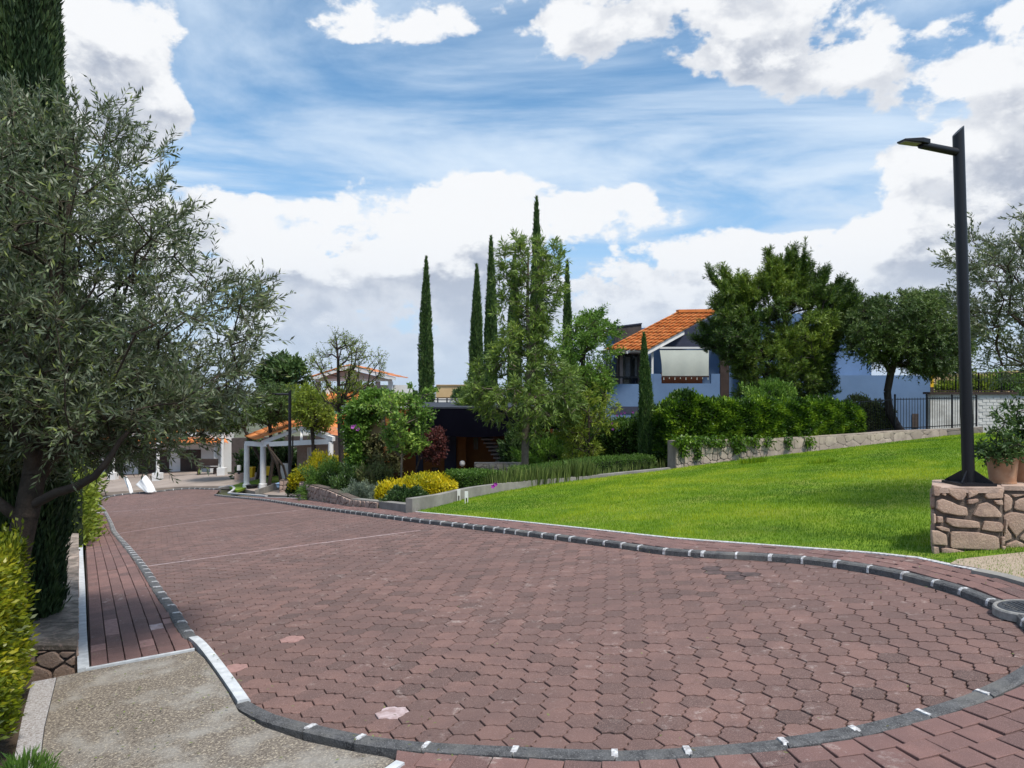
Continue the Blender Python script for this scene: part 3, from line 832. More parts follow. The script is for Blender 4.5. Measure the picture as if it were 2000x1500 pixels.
# rows follow the kerb; smoothed normals keep the bricks regular
W0 = .116; BW, BL = .135, .172
inner_clip = np.array(PAVE); sgP = 1 if np.sum(inner_clip[:, 0] * np.roll(inner_clip[:, 1], -1) - np.roll(inner_clip[:, 0], -1) * inner_clip[:, 1]) > 0 else -1
for r_ in range(0, 22):
    w = W0 + BW * (r_ + .5); Lr = offset(nearl, w); Sr = arc(Lr); n = int(Sr[-1] / BL)
    for k in range(n):
        s = (k + .5 * (r_ % 2) + .03 * math.sin(r_ * 7)) * BL; c = lerp(Lr, Sr, s)
        if c[1] < 1.8 or (not inpoly(c[None], PAVE)[0] and edgedist(c[None], PAVE)[0] > .06): continue
        i0 = int(np.argmin(np.linalg.norm(nearl - c, axis=1)))
        if np.linalg.norm(nearl[i0] - c) < w - .04: continue
        d = norm(lerp(Lr, Sr, s + .05) - lerp(Lr, Sr, s - .05)); ang = math.atan2(d[1], d[0]); R_ = np.array([[d[0], -d[1]], [d[1], d[0]]])
        rect_ = np.array([(-BL / 2, -BW / 2), (BL / 2, -BW / 2), (BL / 2, BW / 2), (-BL / 2, BW / 2)])
        poly = rect_ @ R_.T + c; bad = None
        dd, sg = edgedist(c[None], PAVE, full=True)
        if dd[0] < .11:
            a = inner_clip[sg[0]]; b_ = inner_clip[(sg[0] + 1) % len(PAVE)]; t_ = norm(b_ - a); bad = clip_half(poly, a, np.array([t_[1], -t_[0]]) * sgP)
            if bad is None or area2(bad) < .002: continue
            bad = (bad - c) @ R_
            # polygon PAVE is clockwise here: outward is the left side
        cells.append((c, ang, bad, rect_, math.hypot(*c) > 9))
RECT = np.array([(-BL / 2, -BW / 2), (BL / 2, -BW / 2), (BL / 2, BW / 2), (-BL / 2, BW / 2)])
cells = [(c, a, p, RECT, l) for c, a, p, s, l in cells]
lay(pavement, cells, .086, 'walk', 'paving_brick', bulk='brick_field', rough=.004)
strip('edge_strip', edgel, .055, .075, 'paint_worn', pavement, .018)
# ---- left sidewalk
LS = [(174, 1303), (382, 1266), (368, 1238), (350, 1208), (328, 1180), (310, 1153), (288, 1120), (254, 1080), (226, 1046), (217, 1025), (202, 998), (193, 981), (205, 972), (196, 968), (163, 980), (163, 1040), (166, 1060), (170, 1150), (172, 1240)]
LSw = xy(LS, .08)
farout = offset(farl, .122)
lwalk = sheet('sidewalk', LSw, .052, .8, 'sand', skirt=.1); tag(lwalk, kind='structure')
p0 = np.array(LSw[0]); p1 = np.array(xy([(166, 1060)], .08)[0]); d = norm(p1 - p0); ang = math.atan2(d[1], d[0]); R_ = np.array([[d[0], -d[1]], [d[1], d[0]]])
BL2, BW2 = .20, .108; LSa = np.array(LSw); cells = []
RECT2 = np.array([(-BL2 / 2, -BW2 / 2), (BL2 / 2, -BW2 / 2), (BL2 / 2, BW2 / 2), (-BL2 / 2, BW2 / 2)])
area_s = np.sum(LSa[:, 0] * np.roll(LSa[:, 1], -1) - np.roll(LSa[:, 0], -1) * LSa[:, 1]); sg_ = 1 if area_s > 0 else -1
for k in range(-4, 140):
    for q in range(-30, 30):
        c = p0 + R_ @ np.array([k * BL2 + .10 + .06 * math.sin(q * 9.1), -(q + .5) * BW2 - .01])
        inside = inpoly(c[None], LSw)[0]; dd, sg = edgedist(c[None], LSw, full=True)
        if not inside and dd[0] > .12: continue
        if dd[0] < .15:
            a = LSa[sg[0]]; b_ = LSa[(sg[0] + 1) % len(LSa)]; t_ = norm(b_ - a); nr = np.array([t_[1], -t_[0]]) * sg_
            w = clip_half(RECT2 @ R_.T + c, a - nr * .004, nr)
            if w is None or area2(w) < .003: continue
            cells.append((c, ang, (w - c) @ R_, RECT2, False))
        else: cells.append((c, ang, None, RECT2, math.hypot(*c) > 12))
lay(lwalk, cells, .080, 'walk', 'paving_brick', bulk='brick_field', rough=.0065, special=[((214, 1217), 'paver_pale'), ((243, 1228), 'paver_pale'), ((215, 1230), 'paver_pale'), ((298, 1220), 'paver_white'), ((325, 1212), 'paver_pale'), ((190, 1267), 'paver_pale'), ((284, 1260), 'paver_pale')])
# white band between sidewalk and the low wall, thin white line before the apron
bandl = smoothline(xy([(163, 1306), (160, 1240), (159, 1150), (157, 1080), (158, 1050)], .1), .3)
strip('white_band', bandl, .07, .085, 'paint', lwalk, .022)
strip('white_band', smoothline(xy([(158, 1046), (156, 1010), (155, 985), (160, 972)], .1), .5), .07, .085, 'paint_worn', lwalk, .02)
strip('white_line', smoothline(xy([(168, 1306), (270, 1287), (380, 1267)], .1), .3), .035, .085, 'paint', lwalk, .018)
strip('white_line', smoothline(xy([(160, 1003), (205, 1000)], .1), .3), .12, .082, 'paint_worn', lwalk, .012)
# ---- concrete apron in the near left corner
AP = [(112, 1322), (168, 1311), (382, 1271), (398, 1285), (420, 1315), (445, 1352), (466, 1390), (513, 1419), (594, 1447), (700, 1470), (750, 1478), (770, 1484), (735, 1512), (600, 1640), (200, 1640), (60, 1640), (88, 1420)]
apron = sheet('concrete_apron', xy(AP, .095), .095, .3, 'aggregate', skirt=.12); tag(apron, kind='structure')
strip('white_line', smoothline(xy([(782, 1487), (757, 1504), (700, 1550)], .1), .1), .05, .093, 'paint', apron, .008)
WS = [(62, 1332), (110, 1323), (86, 1420), (58, 1640), (-30, 1640), (24, 1500), (44, 1400)]
ws = sheet('painted_strip', xy(WS, .10), .10, .3, 'whitestrip', skirt=.12); tag(ws, kind='structure')
SL = [(62, 1330), (44, 1400), (24, 1500), (-30, 1640), (-700, 1640), (-700, 1400), (-100, 1330)]
dp = sheet('planting_bed', xy(SL, .04), .04, .6, 'soil', skirt=0); tag(dp, kind='structure')


# ================================================================== LAWN, YARDS, WALLS
LE = [(2075, 1156), (2000, 1133), (1905, 1110), (1849, 1100), (1793, 1088), (1710, 1079), (1550, 1067), (1400, 1056), (1310, 1049), (1199, 1037), (1040, 1020), (908, 1007), (815, 999)]
LN = [(818, 990), (895, 975), (960, 960), (1150, 936), (1310, 917)]
WF = [(1320, 915), (1400, 904), (1500, 892), (1600, 880), (1700, 869), (1745, 863), (1850, 851), (1920, 846), (2100, 838)]
lawnp = xy(LE[2:], .09) + xy(LN, .09) + xy(WF, .09) + [(17, 18), (12, 6), tuple(gp(2075, 1156, .09)[:2])]
lawn = sheet('lawn', lawnp, .09, .8, 'lawn', skirt=.12); tag(lawn, kind='structure')
# gravel path to the right, past the stone pier
gpath = sheet('gravel_path', xy([(1856, 1100), (1905, 1108), (2000, 1131), (2300, 1210), (2300, 1080), (2000, 1078), (1870, 1092)], .10), .10, .5, 'gravel', skirt=.1); tag(gpath, kind='structure')
strip('path_edge', smoothline(xy([(1905, 1112), (1960, 1123), (2000, 1134), (2090, 1160)], .11), .3), .10, .10, 'concrete', gpath, .012)


def blades(name, poly, n, h, w, mat, parent, off, rng, dens=None, lean=.5, lo=.1, hi=.9, scale=.8):
    P_ = np.array(poly); lo_, hi_ = P_.min(0), P_.max(0); out = []
    k = 0
    while k < n:
        p = rng.uniform(lo_, hi_, (n * 2, 2)); p = p[inpoly(p, poly)]
        if dens is not None: p = p[rng.random(len(p)) < dens(p)]
        out.append(p); k += len(p)
    p = np.vstack(out)[:n]; z = G(p[:, 0], p[:, 1]) + off
    c = np.sin(p[:, 0] * 1.3 + 1.5 * np.sin(p[:, 1] * .9)) * np.sin(p[:, 1] * 1.1 + np.sin(p[:, 0] * 1.7)) + .5 * np.sin(p[:, 0] * 4.1 + p[:, 1]) * np.sin(p[:, 1] * 3.7 - p[:, 0])
    H = h * rng.uniform(.5, 1.3, n) * (1 + .25 * c); a = rng.uniform(0, 2 * np.pi, n); ln = rng.uniform(0, lean, n) * H
    s = np.stack([np.cos(a), np.sin(a), np.zeros(n)], 1); d = np.stack([-np.sin(a) * ln, np.cos(a) * ln, H], 1)
    base = np.column_stack([p, z]); dist = np.hypot(p[:, 0], p[:, 1]); W_ = (w * np.maximum(1, dist / 9))[:, None]
    V = np.stack([base - s * W_ / 2, base + s * W_ / 2, base + d], 1)
    c3 = np.sin(p[:, 0] * .9 + 2 * np.sin(p[:, 1] * .5 + 1)) * np.sin(p[:, 1] * .8 - p[:, 0] * .3) + .6 * np.sin(p[:, 0] * 2.3 + 1.2 * np.sin(p[:, 1] * 2.9)) * np.sin(p[:, 1] * 2.1 + 1.5 * np.sin(p[:, 0] * 1.9)) + .4 * np.sin(p[:, 0] * 7 + 2 * np.sin(p[:, 1] * 5)) * np.sin(p[:, 1] * 8)
    t = np.clip(lo + (hi - lo) * (rng.beta(2, 2, n) * .6 + .18 * c + .34 * c3 + .2), 0, 1)
    o = link(name, npmesh(name, V.reshape(-1, 3), np.arange(3 * n).reshape(n, 3), t), mat, parent); return o


gr_ = blades('grass', lawnp, 330000, .034, .006, 'grass', None, .088, RNG, dens=lambda p: np.clip((9.0 / np.hypot(p[:, 0], p[:, 1])) ** 1.6, .06, 1))
tag(gr_, kind='stuff')


def tuft(name, px, py, r, h, n, mat, label, cat, w=.008, lean=.8, group=None, off=.08):
    """a clump of long blades fanning out of the ground; its own thing"""
    c = gp(px, py, off); rng = np.random.default_rng(int(px * 7 + py)); a = rng.uniform(0, 2 * np.pi, n); q = np.sqrt(rng.random(n)) * r
    x = c[0] + np.cos(a) * q; y = c[1] + np.sin(a) * q; z = G(x, y) + off - .02
    H = h * rng.uniform(.45, 1.1, n); o_ = np.stack([np.cos(a), np.sin(a), np.zeros(n)], 1) * (lean * H * rng.uniform(.1, 1, n) * (q / r))[:, None]
    b_ = rng.uniform(0, 2 * np.pi, n); s = np.stack([np.cos(b_), np.sin(b_), np.zeros(n)], 1) * w / 2
    B0 = np.stack([x, y, z], 1); M1 = B0 + o_ * .35 + np.array([0, 0, 1]) * (H * .6)[:, None]; T = B0 + o_ + np.array([0, 0, 1]) * H[:, None]
    V = np.stack([B0 - s, B0 + s, M1 + s * .9, T, M1 - s * .9], 1)
    o = link(name, npmesh(name, V.reshape(-1, 3), np.arange(5 * n).reshape(n, 5), np.clip(rng.beta(2, 2, n), 0, 1)), mat)
    return tag(o, label, cat, group)


tuft('grass_tuft', 1470, 905, .35, .20, 420, 'grass', 'long grass tuft below the vines in front of the stone wall', 'grass tuft', w=.012)
tuft('grass_tuft', 1605, 905, .30, .14, 300, 'grass', 'rough grass tuft in the upper middle of the lawn', 'grass tuft', w=.012)

# ---- irregular stone faces
def voronoi(w, h, cs, rng, jitter=.38, rowk=1.0):
    """irregular polygons filling a w x h rectangle"""
    nx = max(1, round(w / cs)); ny = max(1, round(h / (cs * rowk))); S = []
    for j in range(-1, ny + 1):
        for i in range(-1, nx + 1): S.append(((i + .5 + (j % 2) * .5 + rng.uniform(-jitter, jitter)) * w / nx, (j + .5 + rng.uniform(-jitter, jitter)) * h / ny))
    S = np.array(S); out = []
    k = rowk
    Sc = S / np.array([1, k])
    for i, s in enumerate(Sc):
        p = np.array([(0, 0), (w, 0), (w, h), (0, h)], float) / np.array([1, k])
        for j in np.argsort(np.linalg.norm(Sc - s, axis=1))[1:14]:
            q = Sc[j]; m = (s + q) / 2; p = clip_half(p, m, q - s)
            if p is None: break
        if p is not None and area2(p) > cs * cs * .06: out.append(p * np.array([1, k]))
    return out


def roundpoly(p, d, rng):
    """cut the corners of a stone so it looks worn"""
    p = shrink(p, d); out = []
    n = len(p)
    for i in range(n):
        a, b_, c = p[i - 1], p[i], p[(i + 1) % n]; f = rng.uniform(.12, .28); out += [b_ + (a - b_) * f, b_ + (c - b_) * f]
    return np.array(out)


def stones(name, O, U, Vd, w, h, cs, mat, parent, rng, gap=.012, proud=.03, rowk=.75, polys=None, ymap=None, maxobj=300):
    """stones on the face with origin O, unit axes U (along), Vd (up)"""
    O, U, Vd = map(np.array, (O, U, Vd)); Nf = np.cross(U, Vd); Nf = Nf / np.linalg.norm(Nf)
    for k, p in enumerate(polys if polys is not None else voronoi(w, h, cs, rng, rowk=rowk)):
        a = np.array(p, float)
        if polys is None: a = roundpoly(a, gap, rng)
        if ymap: a = np.array([(x, ymap(x, y)) for x, y in a])
        if area2(a) < 1e-4: continue
        d = proud * rng.uniform(.6, 1.25); c = a.mean(0); f3 = lambda q, e: O + U * q[0] + Vd * q[1] + Nf * e
        r0 = [f3(q, -.02) for q in a]; r1 = [f3(q, d * .7) for q in a]; r2 = [f3(c + (q - c) * .90, d) for q in a]; r3 = [f3(c + (q - c) * .5, d * 1.12) for q in a]
        b = B(); n = len(a); b.cur = float(rng.beta(1.6, 1.8)); fs = []
        for r_ in range(3): fs += [(r_ * n + i, r_ * n + (i + 1) % n, (r_ + 1) * n + (i + 1) % n, (r_ + 1) * n + i) for i in range(n)]
        fs.append(tuple(range(3 * n, 4 * n))); b.add(r0 + r1 + r2 + r3, fs)
        o = b.build(name, mat, parent, smooth=False)


rs = np.random.default_rng(5)
# ---- stone wall under the vine fence, standing on the lawn
foot = [gp(a, b, .07) for a, b in WF[:8]]; topy = [861, 859, 857, 852, 846, 842, 838, 834]
rw = thing('retaining_wall', 'rough pale stone retaining wall along the back of the lawn, topped by vines and a fence', 'wall', foot[0])
tops = [at(p[0], ty, f[1]) for p, ty, f in zip(WF, topy, foot)]
for i in range(len(foot) - 1):
    A_, B_ = foot[i].copy(), foot[i + 1].copy(); ta, tb = tops[i][2], tops[i + 1][2]
    U_ = (B_ - A_); U_[2] = 0; w = np.linalg.norm(U_); U_ /= w; Nb = np.array([-U_[1], U_[0], 0]) * .3; zb = min(A_[2], B_[2]) - .35
    q = [A_, B_, B_ + Nb, A_ + Nb]
    B().prism([(p[0], p[1]) for p in q], zb, [ta, tb, tb, ta]).build('wall_core', 'wmortar', rw)
    z0 = min(A_[2], B_[2]) - .08
    Nq = -Nb / .3
    def ym(x, y, A_=A_, B_=B_, ta=ta, tb=tb, w=w, z0=z0):
        top = ta + (tb - ta) * x / w - z0 - .03; return y * top
    hh = max(ta, tb) - z0
    if i < 2: stones('stone', (A_[0] + Nq[0] * .004, A_[1] + Nq[1] * .004, z0), U_, (0, 0, 1), w, hh, .26, 'wstone', rw, rs, gap=.008, proud=.022, ymap=lambda x, y: ym(x, y / hh))
    else: stones('stone', (A_[0] + Nq[0] * .004, A_[1] + Nq[1] * .004, z0), U_, (0, 0, 1), w, hh, .42, 'wstone', rw, rs, gap=.006, proud=.010, ymap=lambda x, y: ym(x, y / hh))

# ---- grey concrete edging between lawn and beds
EF = [(805, 1003), (860, 990), (925, 973), (1010, 957), (1150, 937), (1310, 917)]; ET = [974, 966, 952, 942, 930, 913.5]
ef = [gp(a, b, .07) for a, b in EF]; et = [at(a, t, e[1])[2] for (a, b), t, e in zip(EF, ET, ef)]
cw = thing('garden_edging', 'low grey concrete edging wall between the lawn and the planted beds', 'garden wall', ef[0])
S_ = smoothline([e[:2] for e in ef], .45); zt = np.interp(arc(S_), np.concatenate([[0], np.cumsum([np.linalg.norm(ef[i + 1][:2] - ef[i][:2]) for i in range(5)])]), et)
Nn_ = normals(S_)
for i in range(len(S_) - 1):
    q = [S_[i] - Nn_[i] * .0, S_[i + 1], S_[i + 1] - Nn_[i + 1] * .14, S_[i] - Nn_[i] * .14]
    if i % 3 == 0: b = B()
    d = norm(S_[i + 1] - S_[i]) * (.002 if i % 3 == 0 else 0)
    q[0] = q[0] + d; q[3] = q[3] + d
    b.prism(q, [float(G(*k)) - .2 for k in q], [zt[i], zt[i + 1], zt[i + 1], zt[i]])
    if i % 3 == 2 or i == len(S_) - 2: b.build('concrete_block', 'concrete', cw)

# ---- the two white stakes on the grass
for px, y0, y1, l in ((896, 981, 956, 'left one of two small white garden markers by the concrete edging'), (911, 984, 960, 'right one of two small white garden markers, standing on the grass')):
    p = gp(px, y1 + 24, .08); H = (24) / F * p[1]; W_ = .065
    t = thing('garden_marker', l, 'garden marker', p, 'small white garden markers')
    b = B(); b.box((p[0], p[1], p[2] + H * .75), (W_, .03, H * .5)); b.box((p[0] - W_ * .38, p[1], p[2] + H * .25), (W_ * .24, .03, H * .5)); b.box((p[0] + W_ * .38, p[1], p[2] + H * .25), (W_ * .24, .03, H * .5))
    b.build('marker_plate', 'white', t)
    B().box((p[0] + W_ * .1, p[1] - .017, p[2] + H * .33), (W_ * .3, .006, H * .3)).build('dark_opening', 'black', t)

# ---- lamp posts
def lamp(base, top, arm_end, head_end, r, plate, label, group, armz):
    base, top, arm_end, head_end = map(lambda q: Vector([float(k) for k in q]), (base, top, arm_end, head_end))
    t = thing('street_lamp', label, 'street lamp', base, group)
    n = 20; ax = (top - base).normalized()
    b = B(); b.tube([base + ax * .01, base + (top - base) * .5, top], [r * 1.06, r, r * .97], n)
    for k in range(len(b.v)):      # slanted cut at the top
        v = Vector(b.v[k])
        if (v - top).length < r * 1.5: b.v[k] = (v.x, v.y, v.z + (v.x - top.x) * 1.0 * (1 if arm_end.x < top.x else -1))
    b.build('post', 'black', t, True)
    p = plate / 2
    b = B(); b.box(base + Vector((0, 0, .012)), (plate, plate, .024)); b.build('base_plate', 'black', t)
    for a in range(4):
        R_ = Matrix.Rotation(a * math.pi / 2 + .75, 3, 'Z'); q = [(r * .6, .024), (p * 1.25, .024), (p * 1.25, .034), (r * 1.0, plate * .42), (r * .6, plate * .42)]
        s = [tuple(base + R_ @ Vector((x, -.006, z))) for x, z in q]; e = [tuple(base + R_ @ Vector((x, .006, z))) for x, z in q]
        B().hull2(s, e).build('gusset', 'black', t)
    B().lathe(base, [(p * .95, .024), (r * 1.25, plate * .40), (r * 1.02, plate * .46)], 4 * 6).build('flare', 'black', t, True) if False else None
    for sx, sy in ((-1, -1), (1, -1), (1, 1), (-1, 1)): B().lathe(base + Vector((sx * p * .78, sy * p * .78, .024)), [(.014, 0), (.014, .012), (.007, .012), (.007, .026)], 6).build('bolt', 'black', t)
    s0 = base + (top - base) * ((armz - base.z) / (top.z - base.z))
    B().tube([s0, arm_end], [r * .72, r * .68], 16).build('arm', 'black', t, True)
    d = (head_end - arm_end).normalized(); sd_ = d.cross(Vector((0, 0, 1))).normalized(); b = B(); W_ = r * 1.35
    pts = [(-.06, W_ * .8, .0), (.03, W_, .0), ((head_end - arm_end).length, W_ * .75, .0)]
    tp = [arm_end + d * a + sd_ * w for a, w, _ in pts] + [arm_end + d * a - sd_ * w for a, w, _ in pts[::-1]]
    b.hull2([tuple(q + Vector((0, 0, .006))) for q in tp], [tuple(q + Vector((0, 0, .045)) if i not in (2, 3) else q + Vector((0, 0, .02))) for i, q in enumerate(tp)]); b.build('lamp_head', 'black', t)
    c = arm_end + d * (head_end - arm_end).length * .55
    lp = [c + d * a * .09 + sd_ * w * W_ * .62 for a, w in ((-1, -1), (1, -1), (1, 1), (-1, 1))]
    B().hull2([tuple(q - Vector((0, 0, .004))) for q in lp], [tuple(q + Vector((0, 0, .006))) for q in lp]).build('light_panel', 'led', t)
    return t


YP = 6.9; ZP = at(1890, 952, YP)[2]; YL = (CZ - ZP) * F / (946 - 768)
lb = at(1892, 946, YL); lt = at(1871.5, 256, YL); az_ = at(1873, 298, YL)[2]; Ya = (az_ - CZ) * F / (768 - 285)
G1 = 'black street lamps with a single side arm'
lamp(lb, lt, at(1798, 283, Ya), at(1760, 278, Ya - .05), .052, .33, 'tall black lamp post on the near stone pier, its short arm pointing left', G1, az_)
l2 = gp(573, 962, .0); l2b = at(566, 936, l2[1]); l2t = at(566, 764, l2[1]); a2 = at(566, 770, l2[1])
lamp(l2b, l2t, a2 + np.array([-.55, -.1, 0]), a2 + np.array([-.75, -.14, 0]), .06, .33, 'distant black lamp post beside the yellow hedge and the portico columns', G1, a2[2])
l3 = gp(122, 1040, .1); l3[1] = 10.6; l3 = at(124, 1080, 11.6)
lamp(l3, l3 + np.array([0, 0, 3.2]), l3 + np.array([-.5, -.2, 3.0]), l3 + np.array([-.7, -.25, 3.0]), .055, .33, 'black lamp post at the left wall, mostly hidden behind the olive tree', G1, l3[2] + 3.0)

# ---- near stone pier and wall on the right
X0, X1 = at(1822, 1000, YP)[0], at(1962, 1000, YP)[0]; zb = at(1890, 1097, YP)[2]; PH = ZP - zb; PW = X1 - X0
pier = thing('stone_pier', 'pink stone pier with a flat top carrying the near black lamp post', 'stone pier', (X0 + PW / 2, YP + .3, zb))
pl_ = []
cx, cy = X0 + PW / 2, YP + .31
def rrect(hw, hd, r, n=4, bow=.03):
    out = []
    for sx, sy, a0 in ((1, -1, -90), (1, 1, 0), (-1, 1, 90), (-1, -1, 180)):
        for k in range(n + 1):
            a = rad(a0 + 90 * k / n); out.append((cx + sx * (hw - r) + r * math.cos(a), cy + sy * (hd - r) + r * math.sin(a) - (bow if sy < 0 else 0) * (1 - abs(sx * (hw - r)) / hw)))
    return out
SH = lambda P_: [(x + (y - YP) * .56, y) for x, y in P_]
B().prism(SH(rrect(PW / 2 - .012, .29, .05)), zb - .1, ZP - .05).build('mortar_core', 'pmortar', pier)
cap = SH(rrect(PW / 2 + .004, .31, .07, 5, .06)); B().prism(cap, ZP - .05, ZP).build('cap', 'pcap', pier)
def pxf(pts): return [((p[0] - 1822 + 0.) / F * YP + 0., (1097 - p[1]) / F * YP) for p in pts]
def c6(pts): return pxf([(1800 + a / 5, 900 + b / 5) for a, b in pts])
ST = [[(105, 235), (190, 250), (200, 300), (165, 350), (115, 345)], [(210, 290), (245, 330), (230, 350), (190, 330)], [(240, 262), (425, 282), (435, 340), (400, 385), (350, 388), (270, 330)], [(445, 285), (560, 290), (545, 330), (450, 372)], [(625, 290), (795, 275), (795, 370), (640, 375), (615, 350)],
      [(150, 400), (200, 370), (260, 390), (300, 405), (350, 430), (440, 455), (450, 540), (370, 540), (200, 510), (145, 470)], [(445, 380), (550, 370), (555, 400), (500, 425), (450, 425)], [(560, 430), (640, 405), (720, 450), (780, 520), (775, 556), (560, 552), (500, 530)], [(108, 510), (135, 520), (138, 610), (108, 622)],
      [(145, 540), (205, 545), (208, 610), (145, 605)], [(240, 555), (560, 592), (568, 660), (370, 655), (290, 640), (235, 600)], [(610, 585), (770, 600), (800, 640), (780, 695), (700, 695), (580, 675)], [(130, 640), (200, 640), (270, 660), (275, 700), (180, 680)], [(95, 680), (160, 680), (240, 720), (250, 830), (180, 825), (100, 820)],
      [(280, 690), (400, 690), (560, 700), (750, 740), (760, 890), (600, 870), (280, 855)], [(770, 740), (812, 740), (805, 820), (770, 825)], [(190, 850), (300, 855), (440, 890), (435, 985), (190, 975)], [(105, 835), (160, 840), (175, 965), (110, 950)], [(470, 935), (600, 930), (720, 915), (760, 940), (750, 985), (450, 990)],
      [(775, 835), (815, 830), (810, 930), (770, 970)], [(815, 560), (835, 600), (818, 720), (800, 700)], [(700, 388), (790, 385), (795, 440), (730, 430)]]
for s in ST:
    p = np.array(c6(s)); p = p[::-1] if np.dot(p[:, 0], np.roll(p[:, 1], -1)) - np.dot(p[:, 1], np.roll(p[:, 0], -1)) < 0 else p
    p = shrink(p, .003); q = []
    for i in range(len(p)):
        f = rs.uniform(.05, .13); q += [p[i] + (p[i - 1] - p[i]) * f, p[i] + (p[(i + 1) % len(p)] - p[i]) * f]
    stones('stone', (X0, YP, zb), (1, 0, 0), (0, 0, 1), 1, 1, 1, 'pstone', pier, rs, polys=[q], proud=.013)
for s_, ox, ux in ((0, X0 + .335, (-.489, -.873, 0)),):
    stones('stone', (ox, YP + .6, zb), ux, (0, 0, 1), .64, PH - .07, .2, 'pstone', pier, rs, proud=.016)
gw = thing('stone_wall', 'pink stone wall running off to the right of the lamp pier, carrying the plant pots', 'wall', (X1 + .5, YP + .2, zb))
gx0, gx1 = X1 + .022, X1 + 2.6
B().prism([(gx0, YP + .07), (gx1, YP - .35), (gx1 + .3, YP + .30), (gx0 + .32, YP + .62)], zb - .1, ZP - .035).build('mortar_core', 'pmortar', gw)
B().prism([(gx0 - .004, YP + .06), (gx1, YP - .36), (gx1 + .3, YP + .31), (gx0 + .32, YP + .63)], ZP - .034, ZP + .006).build('cap', 'pcap', gw)
Uw = norm(np.array([gx1 - gx0, -.42, 0.])); stones('stone', (gx0, YP + .07, zb), Uw, (0, 0, 1), 2.6, PH - .06, .22, 'pstone', gw, rs, proud=.018)

# ---- terracotta pots with shrubs
def pot(c, r, h, label, mat='terracotta'):
    t = thing('terracotta_pot', label, 'plant pot', c, 'terracotta pots on the stone wall')
    B().lathe(c, [(r * .80, 0), (r * .84, h * .1), (r * .92, h * .5), (r, h * .92), (r * 1.05, h * .93), (r * 1.05, h), (r * .93, h), (r * .9, h * .9), (0.01, h * .88)], 28).build('pot_body', mat, t, True)
    B().lathe((c[0], c[1], c[2] + .001), [(r * .87, -.0), (r * .87, h * .07)], 28).build('saucer', mat, t)
    B().lathe((c[0], c[1], c[2] + h * .86), [(r * .88, 0), (r * .88, h * .04)], 16).build('soil', 'soil', t)
    return t


pc = at(1958, 937, 7.2); pc[2] = ZP + .007
PR = 27 / F * 7.2; PHt = 50 / F * 7.2
pot(pc, PR, PHt, 'front terracotta pot on the stone wall, right of the near lamp post')
pc2 = pc + np.array([.31, .10, 0]); pot(pc2, PR * 1.05, PHt, 'second terracotta pot, to the right of the first and cut by the photo edge')

# ---- round iron inspection cover set into the kerb
ic = gp(2004, 1186, .09); ic[2] -= .006; t = thing('inspection_cover', 'round dark iron inspection cover in a pale concrete ring by the kerb', 'manhole cover', ic)
sx_ = float(G(ic[0] + .1, ic[1]) - G(ic[0] - .1, ic[1])) / .2; sy_ = float(G(ic[0], ic[1] + .1) - G(ic[0], ic[1] - .1)) / .2


def disc(c, prof, name, mat, n=36, wob=0):
    b = B(); b.lathe(c, prof, n)
    b.v = [(x, y, z + (x - c[0]) * sx_ + (y - c[1]) * sy_) for x, y, z in b.v]
    return b.build(name, mat, t)


disc(ic, [(.200, -.05), (.200, .0), (.192, .009), (.172, .009), (.168, .0)], 'concrete_ring', 'ring')
disc(ic, [(.166, -.02), (.166, .008), (.155, .012), (.142, .012), (.139, .006), (.01, .006)], 'iron_lid', 'iron')
for k in range(9):
    for q in range(9):
        x, y = (k - 4) * .031, (q - 4) * .031
        if math.hypot(x, y) < .135: pass
b = B()
for k in range(9):
    for q in range(9):
        x, y = (k - 4) * .031, (q - 4) * .031
        if math.hypot(x, y) < .135: b.box((ic[0] + x, ic[1] + y, ic[2] + .0085 + x * sx_ + y * sy_), (.017, .017, .005), .785)
tag(b.build('lid_studs', 'iron', t), kind='stuff')

# ---- low wall on the left of the sidewalk
wl = [gp(155, 1308, 0.), gp(111, 1048, .1)]
zt0, zt1 = at(120, 1262, 5.3)[2], at(130, 1043, 10.8)[2]
lw = thing('low_wall', 'low flat-topped stone wall between the sidewalk and the dark cypress on the left', 'wall', wl[0])
XA = lambda px, Y_: (px - 1000) / F * Y_
fl = [(XA(153, 5.42), 5.42), (XA(60, 5.42), 5.42)]; bl = [(XA(109, 10.8), 10.8), (XA(154, 10.8), 10.8)]
z4 = [at(150, 1262, 5.42)[2]] * 2 + [zt1] * 2
B().prism([fl[0], fl[1], bl[0], bl[1]], [-.9] * 4, [z - .02 for z in z4]).build('wall_core', 'pmortar', lw)
nseg = 9
for k in range(nseg):
    a, b_ = k / nseg + .001, (k + 1) / nseg - .001
    def L_(s, u, e=.015):
        x = (fl[0][0] + (bl[1][0] - fl[0][0]) * s) * (1 - u) + (fl[1][0] + (bl[0][0] - fl[1][0]) * s) * u; y = fl[0][1] + (bl[1][1] - fl[0][1]) * s
        return (x, y - (.02 if s < .01 else 0))
    q = [L_(a, -.04), L_(a, 1.02), L_(b_, 1.02), L_(b_, -.04)]; zz = [z4[0] + (z4[2] - z4[0]) * s for s in (a, a, b_, b_)]
    dz = rs.uniform(-.004, .004)
    B().prism(q, [z - .022 for z in zz], [z + .012 + dz for z in zz]).build('coping_stone', 'wcop', lw)
stones('stone', (fl[1][0], 5.415, z4[0] - .30), (1, 0, 0), (0, 0, 1), fl[0][0] - fl[1][0], .27, .17, 'pstone', lw, rs, proud=.015, gap=.008)
us = norm(np.array([bl[1][0] - fl[0][0], bl[1][1] - fl[0][1], 0])); stones('stone', (fl[0][0], fl[0][1], z4[0] - .25), us, norm(np.array([0, 0, 1.])), 5.3, .2, .24, 'pstone', lw, rs, proud=.014, ymap=lambda x, y: y + x * (z4[2] - z4[0]) / 5.4)


